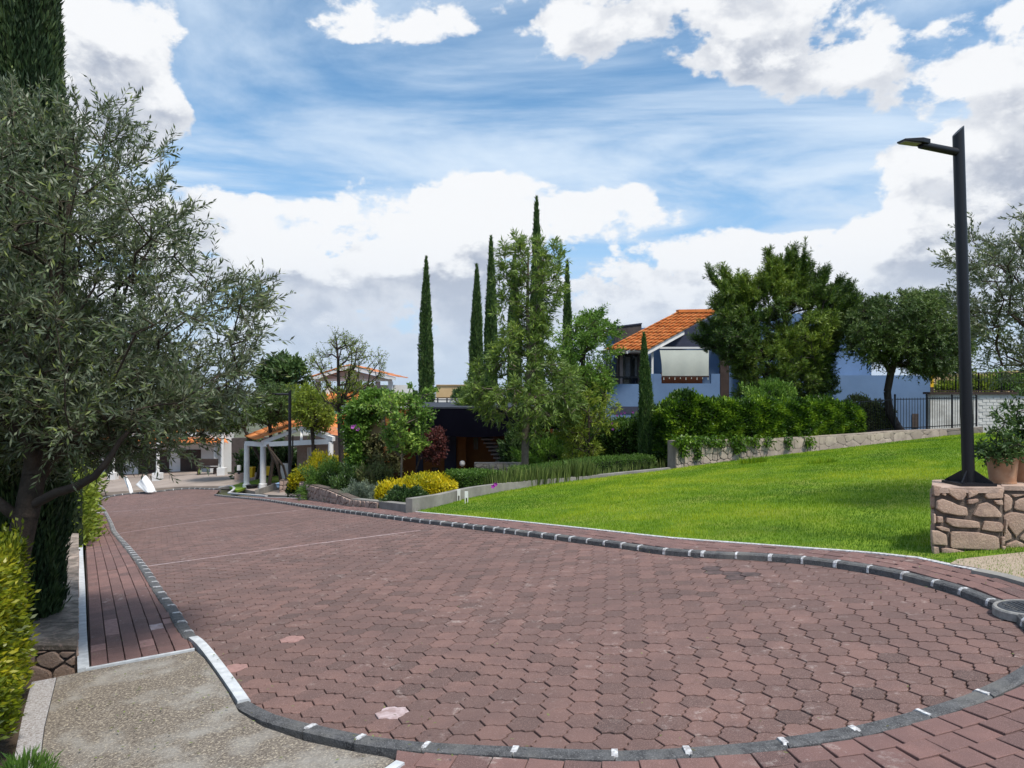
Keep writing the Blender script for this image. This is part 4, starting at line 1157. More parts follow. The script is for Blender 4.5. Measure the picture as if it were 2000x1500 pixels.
# ================================================================== VEGETATION
def tree(name, label, cat, base, trunk, T, leafmat, bark, rbase, rtip, ntw, tl, nl, LL, LW, seed, ang=.7, up=.25, out=.75, lo=.15, droop=0., twigmat=None, twigr=.0025, group=None,
         wiggle=.05, pen=.35, tint=(.1, .9, 1.3, .35), extra=None, branchdroop=0., crown='crown', trunkname='trunk', skip=None):
    rng = np.random.default_rng(seed)
    t = thing(name, label, cat, base, group)
    A, Bv, ra, rb, D = grow(trunk, T, rtip, rbase, wiggle, rng, pen, branchdroop)
    segtubes(trunkname, A, Bv, ra, rb, bark, t, 6)
    P, LD, b, e = sprays(T, D, ntw, tl, nl, rng, ang, up, out, lo, droop)
    if extra is not None: P = np.vstack([P, extra[0]]); LD = np.vstack([LD, extra[1]])
    if twigmat: o = segtubes('twigs', b, e, np.full(len(b), twigr), np.full(len(b), twigr * .4), twigmat, t, 3); o['kind'] = 'stuff'
    o = leafmesh(crown, P, LD, LL, LW, leafmat, t, tints(P, rng, tint[0], tint[1], tint[2], tint[3]), rng); o['kind'] = 'stuff'
    return t


def g_at(px, Y_, off=0.): x = (px - 1000) / F * Y_; return np.array([x, Y_, float(G(x, Y_)) + off])


# ---- big olive on the left
r0 = np.random.default_rng(21)
OL = [(-60, 250), (60, 190), (110, 165), (150, 190), (185, 205), (240, 230), (262, 262), (290, 300), (338, 305), (330, 350), (352, 420), (390, 462), (372, 510), (440, 545), (490, 560), (520, 560), (500, 610), (490, 680), (478, 735), (465, 800),
      (430, 850), (370, 880), (320, 880), (250, 905), (180, 915), (110, 925), (60, 880), (-60, 900), (-420, 860), (-460, 420)]
T1 = np.vstack([targets(OL, 5.5, 1.25, 520, r0, 120, clump=(30., .88)), targets([(-60, 230), (40, 190), (110, 210), (190, 300), (240, 420), (300, 520), (300, 640), (-60, 640)], 5.5, 1.0, 150, r0, 80, clump=(26., .9))])
core_ = targets([(-60, 600), (60, 560), (130, 580), (230, 620), (310, 670), (390, 730), (440, 790), (400, 850), (250, 885), (110, 905), (0, 860), (-400, 860), (-420, 600)], 5.7, 1.0, 760, r0, 90)
YO = 5.2; ob = g_at(15, YO); tk = [ob, at(28, 1100, YO), at(52, 1010, 5.2), at(66, 930, 5.25), at(80, 830, 5.35), at(105, 640, 5.4), at(125, 470, 5.45), at(150, 330, 5.5)]
ot = tree('olive_tree', 'large grey-green olive tree overhanging the left of the road from behind the golden hedge', 'tree', ob, tk, np.vstack([T1, core_]), 'olive', 'bark', .085, .0028, 6, .27, 16, .054, .013, 22, ang=.9, up=.3, out=.62, twigmat='twigl', twigr=.0022, pen=.3, tint=(.05, .85, 1.6, .4))
# the low limb that reaches out to the right, and the one to the left
lim = [at(66, 985, 5.2), at(110, 962, 5.1), at(150, 950, 5.0), at(185, 930, 4.95), at(210, 900, 4.95), at(235, 860, 5.0), at(290, 800, 5.1)]
B().tube(lim, [.034, .031, .028, .025, .021, .016, .010], 10).build('limb', 'barkd', ot, True)
B().tube([at(50, 1018, 5.2), at(20, 1000, 5.15), at(-30, 960, 5.1), at(-120, 860, 5.2)], [.045, .038, .034, .02], 10).build('limb', 'bark', ot, True)
B().tube([ob, at(28, 1100, YO), at(50, 1010, 5.2), at(64, 930, 5.25), at(78, 830, 5.35)], [.10, .088, .078, .066, .05], 12).build('limb', 'bark', ot, True)
# reaching sprays at the outline, each a shoot with paired leaves
sh = [((440, 600), (548, 545)), ((420, 640), (535, 575)), ((470, 640), (540, 560)), ((410, 590), (500, 545)), ((330, 470), (390, 462)), ((300, 420), (345, 420)), ((290, 400), (335, 310)), ((200, 330), (240, 235)), ((150, 300), (175, 200)), ((120, 260), (115, 180)),
      ((260, 330), (295, 285)), ((400, 690), (490, 655)), ((430, 700), (500, 640)), ((360, 560), (440, 545)), ((330, 380), (338, 350)), ((350, 520), (380, 505)), ((230, 380), (255, 270)), ((420, 760), (492, 735)), ((280, 470), (352, 425)), ((380, 620), (460, 560)), ((210, 250), (212, 205)), ((70, 300), (60, 200)), ((30, 300), (20, 150)), ((390, 610), (470, 540)), ((440, 560), (520, 590))]
rS = np.random.default_rng(33); PP = []; DD = []; sA_ = []; sB_ = []
for (a, b_) in sh:
    for k in range(2):
        Ya = 5.4 + rS.uniform(-.5, .5); p = at(a[0] + rS.normal() * 14, a[1] + rS.normal() * 14, Ya); q = at(b_[0] + rS.normal() * 7, b_[1] + rS.normal() * 7, Ya + rS.uniform(-.2, .2)); bow = np.array([0, 0, rS.uniform(-.03, .06)])
        pr_ = p
        for s in np.linspace(0, 1, 8)[1:]:
            m = p + (q - p) * s + bow * math.sin(math.pi * s); sA_.append(pr_); sB_.append(m); pr_ = m
        d = norm(q - p); n = 26
        for s in np.linspace(.05, 1, n):
            m = p + (q - p) * s + bow * math.sin(math.pi * s)
            for sg2 in (-1, 1):
                w_ = norm(np.cross(d, rS.normal(size=3))) * sg2; PP.append(m); DD.append(norm(d * .75 + w_ * .7))
segtubes('shoots', np.array(sA_), np.array(sB_), np.full(len(sA_), .003), np.full(len(sA_), .0022), 'twigl', ot, 4)['kind'] = 'stuff'
PP, DD = np.array(PP), np.array(DD); leafmesh('shoot_leaves', PP, DD, .048, .011, 'olive', ot, tints(PP, rS, .05, .8), rS)['kind'] = 'stuff'


# ---- cypresses
def cypress(label, base, top_z, r, seed, n, LL, LW, mat, prof=None, lean=(0, 0), group='slender cypress trees', cat='tree'):
    rng = np.random.default_rng(seed); H = top_z - base[2]
    prof = prof or [(0, .55), (.06, .85), (.2, 1.), (.5, .95), (.72, .68), (.86, .40), (.95, .20), (1, .03)]
    pz = np.array([p[0] for p in prof]); pr_ = np.array([p[1] for p in prof])
    t = thing('cypress_tree', label, cat, base, group)
    def R(z, a): return r * np.interp(z, pz, pr_) * (1 + .10 * np.sin(a * 3 + z * 9 + seed) + .07 * np.sin(a * 5 - z * 23 + seed * 2) + .05 * np.sin(a * 2 + z * 47))
    z = np.linspace(0, .985, 40); a = np.linspace(0, 2 * np.pi, 14, endpoint=False); zz, aa = np.meshgrid(z, a, indexing='ij'); rr_ = R(zz, aa) * .80
    ax = np.array([lean[0], lean[1], 0]); V = np.stack([base[0] + rr_ * np.cos(aa) + lean[0] * zz, base[1] + rr_ * np.sin(aa) + lean[1] * zz, base[2] + zz * H], -1).reshape(-1, 3)
    i, j = np.meshgrid(np.arange(39), np.arange(14), indexing='ij'); Fq = np.stack([i * 14 + j, i * 14 + (j + 1) % 14, (i + 1) * 14 + (j + 1) % 14, (i + 1) * 14 + j], -1).reshape(-1, 4)
    link('shade_core', npmesh('shade_core', V, Fq, smooth=True), 'core', t)
    B().tube([base - np.array([0, 0, .1]), base + np.array([0, 0, H * .25])], [r * .25, r * .2], 8).build('trunk', 'bark', t)
    u = rng.random(n * 2); wgt = np.interp(u, pz, pr_); u = u[rng.random(n * 2) < wgt + .12][:n]; m = len(u); aa = rng.uniform(0, 2 * np.pi, m)
    rad_ = R(u, aa) * rng.uniform(.80, 1.03, m)
    tuftn = rng.random(m) < .12; rad_ *= 1 + .10 * tuftn * rng.random(m)
    P = np.stack([base[0] + rad_ * np.cos(aa) + lean[0] * u, base[1] + rad_ * np.sin(aa) + lean[1] * u, base[2] + u * H], 1)
    D = norm(np.stack([np.cos(aa) * .32, np.sin(aa) * .32, np.ones(m)], 1) + rng.normal(size=(m, 3)) * .22)
    st = np.clip(.45 + .35 * np.sin(aa * 7 + 5 * np.sin(u * 11)) * np.sin(u * H * 3 + aa * 2) + rng.normal(size=m) * .2, 0, 1)
    leafmesh('foliage', P, D, LL, LW, mat, t, st, rng)['kind'] = 'stuff'
    return t


cb = g_at(46, 6.25, .1)
cypress('huge dark cypress rising past the top left corner of the photo behind the olive', cb, cb[2] + 7.6, .33, 3, 70000, .075, .016, 'cypress', [(0, .6), (.03, .93), (.1, 1.), (.35, .98), (.6, .86), (.8, .6), (.93, .3), (1, .02)])
for px, py, Y_, wpx, lab, sd in [(832, 502, 44, 28, 'lone slender cypress left of the others, behind the black canopy', 11), (931, 518, 41, 27, 'slender cypress just left of the pair beside the silk oak', 12), (959, 463, 38, 25, 'slender cypress touching the left side of the silk oak crown', 13),
                                 (1048, 386, 36, 27, 'tallest slender cypress, its tip above the silk oak crown', 14), (1108, 511, 40, 19, 'thin cypress right of the silk oak, above the bright green tree', 15), (1004, 500, 34, 24, 'cypress standing inside the left half of the silk oak crown', 17)]:
    b_ = g_at(px, Y_); tz = at(px, py, Y_)[2]
    cypress(lab, b_, tz, wpx / 2 / F * Y_, sd, 15000, .17, .045, 'cypress_far', lean=(0, 0))
b_ = g_at(1264, 22.4); b_[2] = at(1264, 905, 22.4)[2]; cypress('small young cypress in front of the blue house, at the corner of the hedge', b_, at(1256, 652, 22.4)[2], 14 / F * 22.4, 16, 13000, .10, .022, 'cypress_far', [(0, .8), (.1, 1.), (.4, .92), (.62, .70), (.8, .42), (.93, .2), (1, .03)], lean=(-.10, 0))

# ---- silk oak: upright leaders with long feathery leaves
SO = [(1000, 625), (1030, 615), (1060, 620), (1068, 660), (1090, 700), (1120, 730), (1135, 790), (1110, 825), (1080, 850), (1040, 850), (1000, 840), (975, 815), (935, 800), (915, 770), (930, 720), (960, 690), (985, 650)]
r1 = np.random.default_rng(41); Ys = 21.; sb = g_at(1025, Ys)
T2 = targets(SO, Ys, 1.0, 250, r1, 45, clump=(15., .97))
lead = np.array([at(x + r1.normal() * 5, y, Ys + r1.uniform(-.4, .4)) for x, y0, y1 in ((985, 482, 620), (1014, 466, 700), (1020, 470, 640), (1055, 474, 700), (1062, 500, 640), (1084, 478, 600)) for y in range(y0, y1, 8)])
tree('silk_oak', 'tall feathery silk oak with a pale trunk rising from the bed in the middle', 'tree', sb, [sb, at(1026, 860, Ys), at(1030, 780, Ys), at(1034, 700, Ys), at(1030, 600, Ys), at(1032, 500, Ys)], np.vstack([T2, lead]), 'oak', 'barkl', .105, .006, 5, .30, 12, .17, .034, 42, ang=.75, up=.25, out=.65, droop=.15, twigmat='barkl', twigr=.005, tint=(.05, .95, .7, .6), wiggle=.04)
# ---- bright green ash behind it and to the right
BR = [(1120, 640), (1150, 610), (1175, 608), (1200, 640), (1205, 690), (1195, 760), (1180, 800), (1130, 830), (1080, 820), (1060, 760), (1075, 690), (1100, 660)]
Yb = 24.; bb = g_at(1135, Yb); T3 = targets(BR, Yb, 1.3, 260, r1, 40, clump=(19., .9))
tree('ash_tree', 'bushy bright green tree between the silk oak and the blue house', 'tree', bb, [bb, at(1135, 850, Yb), at(1135, 760, Yb), at(1140, 690, Yb)], T3, 'bright', 'bark', .09, .009, 6, .34, 10, .13, .042, 43, ang=.9, up=.3, out=.8, twigmat='bark', twigr=.004, tint=(.1, .95, .8, .6))
YG = [(1095, 800), (1130, 770), (1180, 760), (1205, 790), (1190, 850), (1160, 900), (1110, 890), (1090, 850)]
Yy = 22.; yb = g_at(1150, Yy); T4 = targets(YG, Yy, .7, 110, r1, 40, clump=(15., .7))
tree('young_tree', 'thin young yellow-green tree in front of the flowering hedge, left of the blue house', 'tree', yb, [yb, at(1150, 860, Yy), at(1150, 790, Yy)], T4, 'yellowgreen', 'bark', .03, .006, 5, .26, 9, .12, .03, 44, ang=.9, twigmat='bark', tint=(.2, 1, .8, .5))
# filler shrubs under the silk oak
def shrub(name, label, cat, px, py, Y_, wpx, hpx, depth, mat, n, LL, LW, seed, group=None, up=.4, core=True, tintp=(.1, .9, 2., .5), lump=.16, z0=None, base=None):
    """leafy mound; px,py: middle of its foot in the view"""
    rng = np.random.default_rng(seed); c = at(px, py, Y_) if base is None else np.array(base, float); w = wpx / 2 / F * Y_; h = hpx / F * Y_
    t = thing(name, label, cat, c, group)
    m = n; u = rng.normal(size=(m, 3)); u = norm(u); u[:, 2] = np.abs(u[:, 2]) ** .9 * np.where(rng.random(m) < .12, -.3, 1); u = norm(u)
    f = 1 + lump * (np.sin(u[:, 0] * 6 + seed) * np.sin(u[:, 1] * 7 + seed * 1.3) + .7 * np.sin(u[:, 2] * 9 + u[:, 0] * 5 + seed)) + .5 * lump * np.sin(u[:, 0] * 17 + u[:, 2] * 13 + seed)
    k = f * rng.uniform(.78, 1.06, m)
    P = c + np.stack([u[:, 0] * w * k, u[:, 1] * depth * k, u[:, 2] * h * k * .95 + .02], 1)
    D = norm(u + rng.normal(size=(m, 3)) * .6 + np.array([0, 0, up]))
    if core:
        a = np.linspace(0, 2 * np.pi, 16, endpoint=False); ph = np.linspace(0, np.pi / 2, 7); pp, aa = np.meshgrid(ph, a, indexing='ij')
        x, y, z = np.cos(pp) * np.cos(aa), np.cos(pp) * np.sin(aa), np.sin(pp); ff = 1 + lump * (np.sin(x * 6 + seed) * np.sin(y * 7 + seed * 1.3) + .7 * np.sin(z * 9 + x * 5 + seed)); ff = ff * .76
        V = np.stack([c[0] + x * w * ff, c[1] + y * depth * ff, c[2] + z * h * ff], -1).reshape(-1, 3); i, j = np.meshgrid(np.arange(6), np.arange(16), indexing='ij')
        link('shade_core', npmesh('shade_core', V, np.stack([i * 16 + j, i * 16 + (j + 1) % 16, (i + 1) * 16 + (j + 1) % 16, (i + 1) * 16 + j], -1).reshape(-1, 4), smooth=True), 'core', t)
    leafmesh('foliage', P, D, LL, LW, mat, t, tints(P, rng, *tintp), rng)['kind'] = 'stuff'
    return t


def hedge(name, label, path, w, hs, mat, n, LL, LW, seed, z0=None, lump=.05, trim=True, kind=None, group=None, ls=2.0, tintp=(.1, .9, 2., .5), cat='hedge', corem='core'):
    """leafy wall along path (xy list); hs heights at the points; z0 base heights"""
    rng = np.random.default_rng(seed); L_ = np.array(path, float)[:, :2]; S = np.concatenate([[0], np.cumsum(np.linalg.norm(np.diff(L_, axis=0), axis=1))]); Nn = norm(np.stack([np.gradient(L_[:, 1]), -np.gradient(L_[:, 0])], 1))
    zb = np.array(z0, float); hs = np.array(hs, float)
    t = thing(name, label, cat, (L_[len(L_) // 2][0], L_[len(L_) // 2][1], zb[len(L_) // 2]), group)
    b = B(); k = .80
    for i in range(len(L_) - 1):
        q = [L_[i] + Nn[i] * w / 2 * k, L_[i + 1] + Nn[i + 1] * w / 2 * k, L_[i + 1] - Nn[i + 1] * w / 2 * k, L_[i] - Nn[i] * w / 2 * k]; zz = [zb[i], zb[i + 1], zb[i + 1], zb[i]]; hh = [hs[i], hs[i + 1], hs[i + 1], hs[i]]
        b.prism(q, [a + .01 for a in zz], [a + c * .9 for a, c in zip(zz, hh)])
    b.build('shade_core', corem, t)
    s = rng.uniform(0, S[-1], n); hm = float(hs.mean()); per = np.array([w, hm, hm]); f = rng.choice(3, n, p=per / per.sum()); ends = rng.random(n) < (w / (S[-1] + w)) * .8
    c = np.stack([np.interp(s, S, L_[:, 0]), np.interp(s, S, L_[:, 1])], 1); nn = norm(np.stack([np.interp(s, S, Nn[:, 0]), np.interp(s, S, Nn[:, 1])], 1)); H = np.interp(s, S, hs); Z = np.interp(s, S, zb)
    lu = lump * (np.sin(s * ls * 2.1 + seed) + .6 * np.sin(s * ls * 5.3))
    a = rng.uniform(-1, 1, n); v = rng.random(n) ** (.85); dpt = rng.uniform(-.08, .03, n) + (0 if trim else 1) * rng.normal(size=n) * lump * .5
    side = np.where(f == 1, 1., -1.); off = np.where(f == 0, a * w / 2, side * (w / 2 + dpt + lu * (.7 + .6 * np.sin(v * 6 + s * 3)))); zz = np.where(f == 0, H + dpt + lu, v * (H + lu))
    if not trim: zz += np.where(f == 0, np.abs(rng.normal(size=n)) * lump * .8, 0); off *= np.where(f > 0, 1 - .25 * np.clip(v - .8, 0, 1) * 5 * .4, 1)
    P = np.column_stack([c + nn * off[:, None], Z + zz]); D = np.where((f == 0)[:, None], np.array([0, 0, 1.]), np.column_stack([nn * side[:, None], np.zeros(n)]))
    td = norm(np.gradient(L_, axis=0)); sgn = rng.random(n) < .5; e = ends
    P[e, :2] = np.where(sgn[e][:, None], L_[0] - td[0] * rng.uniform(-.05, .03, (e.sum(), 1)), L_[-1] + td[-1] * rng.uniform(-.05, .03, (e.sum(), 1))) + np.where(sgn[e][:, None], Nn[0], Nn[-1]) * (a[e] * w / 2)[:, None]
    P[e, 2] = np.where(sgn[e], zb[0], zb[-1]) + v[e] * np.where(sgn[e], hs[0], hs[-1])
    D[e] = np.where(sgn[e][:, None], np.append(-td[0], 0), np.append(td[-1], 0))
    D = norm(D + rng.normal(size=(n, 3)) * .55 + np.array([0, 0, .35]))
    leafmesh('foliage', P, D, LL, LW, mat, t, tints(P, rng, *tintp), rng)['kind'] = 'stuff'
    return t


# golden privet hedge, near left
hp = [(XA(18, 3.7), 3.62), (XA(22, 4.1) , 4.1), (XA(26, 4.6), 4.6), (XA(26, 5.0), 5.0)]
hx = [(-3.02 + .0 * k, y) for k, y in enumerate((3.62, 4.0, 4.4, 4.75))]
hedge('golden_hedge', 'thick yellow-green privet hedge at the near left edge of the photo', [(-2.90, 3.60), (-3.05, 4.0), (-3.24, 4.4), (-3.42, 4.75)], .52, [.80, .83, .86, .90], 'goldgreen', 42000, .042, .017, 51, z0=[-.02, -.06, -.08, -.1], lump=.045, trim=False, tintp=(.05, .95, 5., .5))
shrub('small_plant', 'tiny green plant tip at the bottom left corner of the photo', 'plant', 45, 1545, 2.9, 90, 48, .10, 'hedge', 900, .045, .006, 52, up=1.2, core=False)
hedge('garden_hedge', 'yellow-green leafy hedge beyond the left lamp post, beside the sidewalk', [g_at(118, 12.2)[:2], g_at(128, 14)[:2], g_at(136, 17)[:2], g_at(142, 22)[:2]], .8, [1.25, 1.4, 1.5, 1.7], 'yellowgreen', 12000, .10, .045, 53, z0=[g_at(118, 12.2)[2], g_at(128, 14)[2], g_at(136, 17)[2], g_at(142, 22)[2]], lump=.12, trim=False)

# ---- wall vines behind the lawn
wallL = [f[:2] for f in foot]
vp = [(1140, 24.5), (1200, 24.2), (1270, 23.6), (1300, 22.6), (1330, 22.2)]
hedge('flowering_hedge', 'dark flowering hedge left of the small cypress below the blue house', [((a - 1000) / F * y, y) for a, y in vp], 1.0, [(z - 0) for z in [at(1140, 855, 24.5)[2] - g_at(1140, 24.5)[2], at(1200, 838, 24.2)[2] - g_at(1200, 24.2)[2], at(1270, 815, 23.6)[2] - g_at(1270, 23.6)[2], at(1300, 806, 22.6)[2] - g_at(1300, 22.6)[2], at(1330, 806, 22.2)[2] - g_at(1330, 22.2)[2]]],
      'hedge', 22000, .11, .05, 54, z0=[g_at(a, y)[2] for a, y in vp], lump=.10, trim=False, tintp=(.0, .8, 1.5, .6))
vt = [(1295, 21.6, 800, 905), (1325, 21.75, 778, 892), (1345, 21.85, 775, 886), (1375, 22.0, 786, 884), (1400, 22.2, 790, 870), (1430, 22.4, 791, 868), (1455, 22.5, 788, 868), (1485, 22.7, 786, 870), (1520, 23.1, 792, 860), (1560, 23.5, 790, 857), (1600, 24.0, 786, 855), (1640, 24.6, 794, 850), (1668, 25.0, 806, 846)]
vpath = [((a - 1000) / F * y, y + .12) for a, y, _, _ in vt]
hedge('trumpet_vine', 'bright green vine hanging over the stone wall at the back of the lawn', vpath, .85, [at(a, t_, y)[2] - at(a, q_, y)[2] for a, y, t_, q_ in vt], 'vine', 60000, .11, .05, 55, z0=[at(a, q_, y)[2] for a, y, t_, q_ in vt], lump=.055, trim=False, ls=2.2, tintp=(.0, .9, 3.0, 1.), cat='climbing plant')
vt2 = [(1665, 25.7, 782, 850), (1700, 26.2, 786, 846), (1745, 26.9, 800, 842)]
hedge('creeper', 'thin half-dry creeper climbing the fence beside the mesquite trunk', [((a - 1000) / F * y, y + .25) for a, y, _, _ in vt2], .35, [at(a, t_, y)[2] - at(a, q_, y)[2] for a, y, t_, q_ in vt2], 'dry', 5200, .11, .045, 56, z0=[at(a, q_, y)[2] for a, y, t_, q_ in vt2], lump=.08, trim=False, cat='climbing plant')
# hanging strands and their flowers
rv = np.random.default_rng(57); PP = []; DD = []
for px in (1325, 1330, 1340, 1362, 1372, 1432, 1440, 1447, 1395, 1475, 1500, 1335, 1350, 1385, 1410, 1460, 1540, 1580):
    Yv = float(np.interp(px, [q[0] for q in WF[:8]], [f[1] for f in foot])) - .10; L_ = rv.uniform(20, 42) if px in (1362, 1440, 1447, 1335) else rv.uniform(8, 22)
    for k in range(int(L_ * 6)): PP.append(at(px + rv.normal() * 5, 852 + rv.random() * L_ + rv.normal() * 2, Yv + rv.normal() * .06)); DD.append(norm(rv.normal(size=3) * .6 + np.array([0, -.4, -.6])))
hs_ = thing('hanging_vine', 'leafy vine strands trailing down the face of the stone wall', 'climbing plant', at(1420, 880, 22.4)); leafmesh('foliage', np.array(PP), np.array(DD), .11, .05, 'vine', hs_, tints(np.array(PP), rv, .1, .8), rv)['kind'] = 'stuff'


def flower(px, py, Y_, r, mat, label, group, cat='flower'):
    c = at(px, py, Y_); b = B()
    for k in range(5):
        a = 2 * math.pi * k / 5; d = np.array([math.cos(a), -.35, math.sin(a)]); e = np.array([-math.sin(a), 0, math.cos(a)])
        b.add([c, c + d * r * .6 + e * r * .4, c + d * r * 1.05, c + d * r * .6 - e * r * .4], [(0, 1, 2, 3)])
    return tag(b.build('flower', mat), label, cat, group)


def FL(px): return 'small pink flower in the dark hedge left of the small cypress' if px < 1250 else 'small pink flower in the vines just right of the small cypress' if px < 1350 else 'small pink flower in the middle of the vine covered wall' if px < 1520 else 'small pink flower on the vines below the pine'
for px, py in [(1322, 792), (1296, 813), (1337, 834), (1452, 825), (1456, 834), (1452, 816), (1594, 829), (1496, 846), (1501, 849), (1486, 852), (1290, 812), (1205, 811), (1220, 806), (1213, 808), (1196, 827), (1197, 838), (1236, 805), (1490, 884)]:
    Yv = float(np.interp(px, [1190, 1280, 1330, 1440, 1600], [23.5, 22.6, 21.6, 22.3, 24.])) - .1
    flower(px, py, Yv, .045, 'flower_p', FL(px), 'pink flowers in the vines')
flower(963, 950, 16.0, .05, 'flower_m', 'magenta flower at the foot of the sword leaved plants, left one', 'magenta flowers'); flower(968, 946, 16.1, .05, 'flower_m', 'magenta flower at the foot of the sword leaved plants, right one', 'magenta flowers')
flower(1320, 886, 20.9, .06, 'flower_m', 'magenta flower beside the corner of the stone wall', 'magenta flowers')

# ---- clipped hedges and sword leaved plants behind the concrete edging
def bedline(pts, off=0.): return [((a - 1000) / F * y, y) for a, y in pts]
hA = [(892, 17.2), (925, 17.5), (958, 17.9)]
hedge('clipped_hedge', 'neatly clipped low green hedge at the left, right of the golden hedge', bedline(hA), .95, [at(a, t_, y)[2] - (g_at(a, y)[2] - .1) for (a, y), t_ in zip(hA, (925, 922, 919))], 'hedge', 15000, .05, .022, 58, z0=[g_at(a, y)[2] - .1 for a, y in hA], lump=.012, tintp=(.15, .95, 2, .3))
hB = [(1010, 19.8), (1080, 20.4), (1150, 21.0), (1210, 21.4), (1262, 21.8)]
hedge('clipped_hedge', 'long clipped low green hedge running to the small cypress behind the sword leaved plants', bedline(hB), .9, [at(a, t_, y)[2] - (g_at(a, y)[2] - .1) for (a, y), t_ in zip(hB, (915, 908, 898, 893, 891))], 'hedge', 18000, .05, .022, 59, z0=[g_at(a, y)[2] - .1 for a, y in hB], lump=.012, tintp=(.15, .95, 2, .3))
rb_ = np.random.default_rng(60)
for k, px in enumerate(list(range(962, 1160, 13)) + [1178, 1195, 1215, 1240, 1265, 1290, 1308]):
    pxx = px + rb_.uniform(-3, 3); ey = float(np.interp(pxx, [925, 1010, 1150, 1310], [953, 943, 931, 914])); Yc = float(np.interp(pxx, [925, 1010, 1150, 1310], [16.2, 17.2, 18.6, 21.3])) + .45
    c = g_at(pxx, Yc); tuftH = rb_.uniform(.55, .72) * (1 if px < 1160 else .62); n = 130 if px < 1160 else 60; rng = np.random.default_rng(100 + k)
    a = rng.uniform(0, 2 * np.pi, n); q = np.sqrt(rng.random(n)) * .17; H = tuftH * rng.uniform(.5, 1.1, n); o_ = np.stack([np.cos(a), np.sin(a), np.zeros(n)], 1) * (.22 * H * rng.uniform(0, 1, n))[:, None]; b2 = rng.uniform(0, 2 * np.pi, n); s = np.stack([np.cos(b2), np.sin(b2), np.zeros(n)], 1) * .011
    B0 = np.stack([c[0] + np.cos(a) * q, c[1] + np.sin(a) * q, np.full(n, c[2] - .05)], 1); M1 = B0 + o_ * .4 + np.array([0, 0, 1]) * (H * .6)[:, None]; Tp = B0 + o_ + np.array([0, 0, 1]) * H[:, None]
    o = link('sword_plant', npmesh('sword_plant', np.stack([B0 - s, B0 + s, M1 + s * .9, Tp, M1 - s * .9], 1).reshape(-1, 3), np.arange(5 * n).reshape(n, 5), rng.beta(2, 2, n)), 'blade')
    tag(o, 'upright clump of long sword shaped leaves in the row behind the concrete edging' if px < 1160 else 'short sparse clump of sword leaves in front of the long clipped hedge', 'plant', 'sword leaved plants behind the edging' if px < 1160 else 'short sword leaved plants by the long hedge'); o['kind'] = 'thing'

# ---- pine in front of the blue house
rp = np.random.default_rng(71); PI_ = [(1410, 575), (1445, 590), (1480, 560), (1515, 548), (1550, 550), (1595, 585), (1630, 600), (1652, 620), (1645, 650), (1630, 690), (1610, 730), (1630, 760), (1590, 775), (1520, 785), (1455, 775), (1440, 720), (1400, 690), (1385, 640), (1400, 600)]
Yp = 27.5; pb = g_at(1530, Yp); T5 = targets(PI_, Yp, 2.2, 720, rp, 60, clump=(24., .8))
tips = [(1385, 533), (1410, 530), (1435, 560), (1455, 545), (1500, 497), (1515, 515), (1540, 500), (1553, 488), (1575, 520), (1590, 545), (1605, 535), (1640, 552), (1655, 560), (1665, 580), (1675, 590), (1640, 600), (1420, 585), (1400, 605), (1375, 640), (1360, 665), (1395, 680), (1488, 540), (1530, 520), (1565, 540), (1620, 570), (1650, 610), (1645, 630)]
Ptip = []; Dtip = []
TT = []; PTx = []; DTx = []
for (x, y) in tips + [(x * .9 + 1530 * .1 + rp.normal() * 14, y * .9 + 66 + rp.normal() * 10) for x, y in tips]:
    e = at(x, y, Yp + rp.uniform(-1, 1)); s_ = at(x * .72 + 1530 * .28, y * .72 + 690 * .28, e[1] + rp.uniform(-.3, .3))
    for k in np.linspace(0, 1, 20): TT.append(s_ + (e - s_) * k + np.array([0, 0, -.12 * math.sin(math.pi * k)]))
    for br in range(5):
        e2 = e if br == 0 else e + (s_ - e) * rp.uniform(.1, .5) + rp.normal(size=3) * .22 + np.array([0, 0, .15]); s2 = e2 - (norm(e - s_) * .7 + np.array([0, 0, .65])) * rp.uniform(.4, .7); m_ = 120
        kk = rp.random(m_)[:, None]; ax_ = norm(e2 - s2); PTx.append(s2 + (e2 - s2) * kk); DTx.append(norm(ax_ * .75 + norm(rp.normal(size=(m_, 3))) * .6))
T5 = np.vstack([T5, np.array(TT)[::2], targets([(1440, 800), (1450, 690), (1500, 640), (1570, 640), (1620, 700), (1630, 770), (1600, 800)], Yp, 1.6, 220, rp, 40)])
tree('pine_tree', 'broad dark green pine with upswept branch tips in front of the blue house', 'tree', pb, [pb, at(1532, 800, Yp), at(1530, 700, Yp), at(1533, 620, Yp), at(1535, 560, Yp)], T5, 'pine', 'barkd', .15, .0055, 6, .38, 24, .15, .024, 72, ang=.55, up=.75, out=.72, tint=(.05, .9, .5, .75), wiggle=.05, droop=0, twigmat='barkd', twigr=.008, extra=(np.vstack(PTx), np.vstack(DTx)))
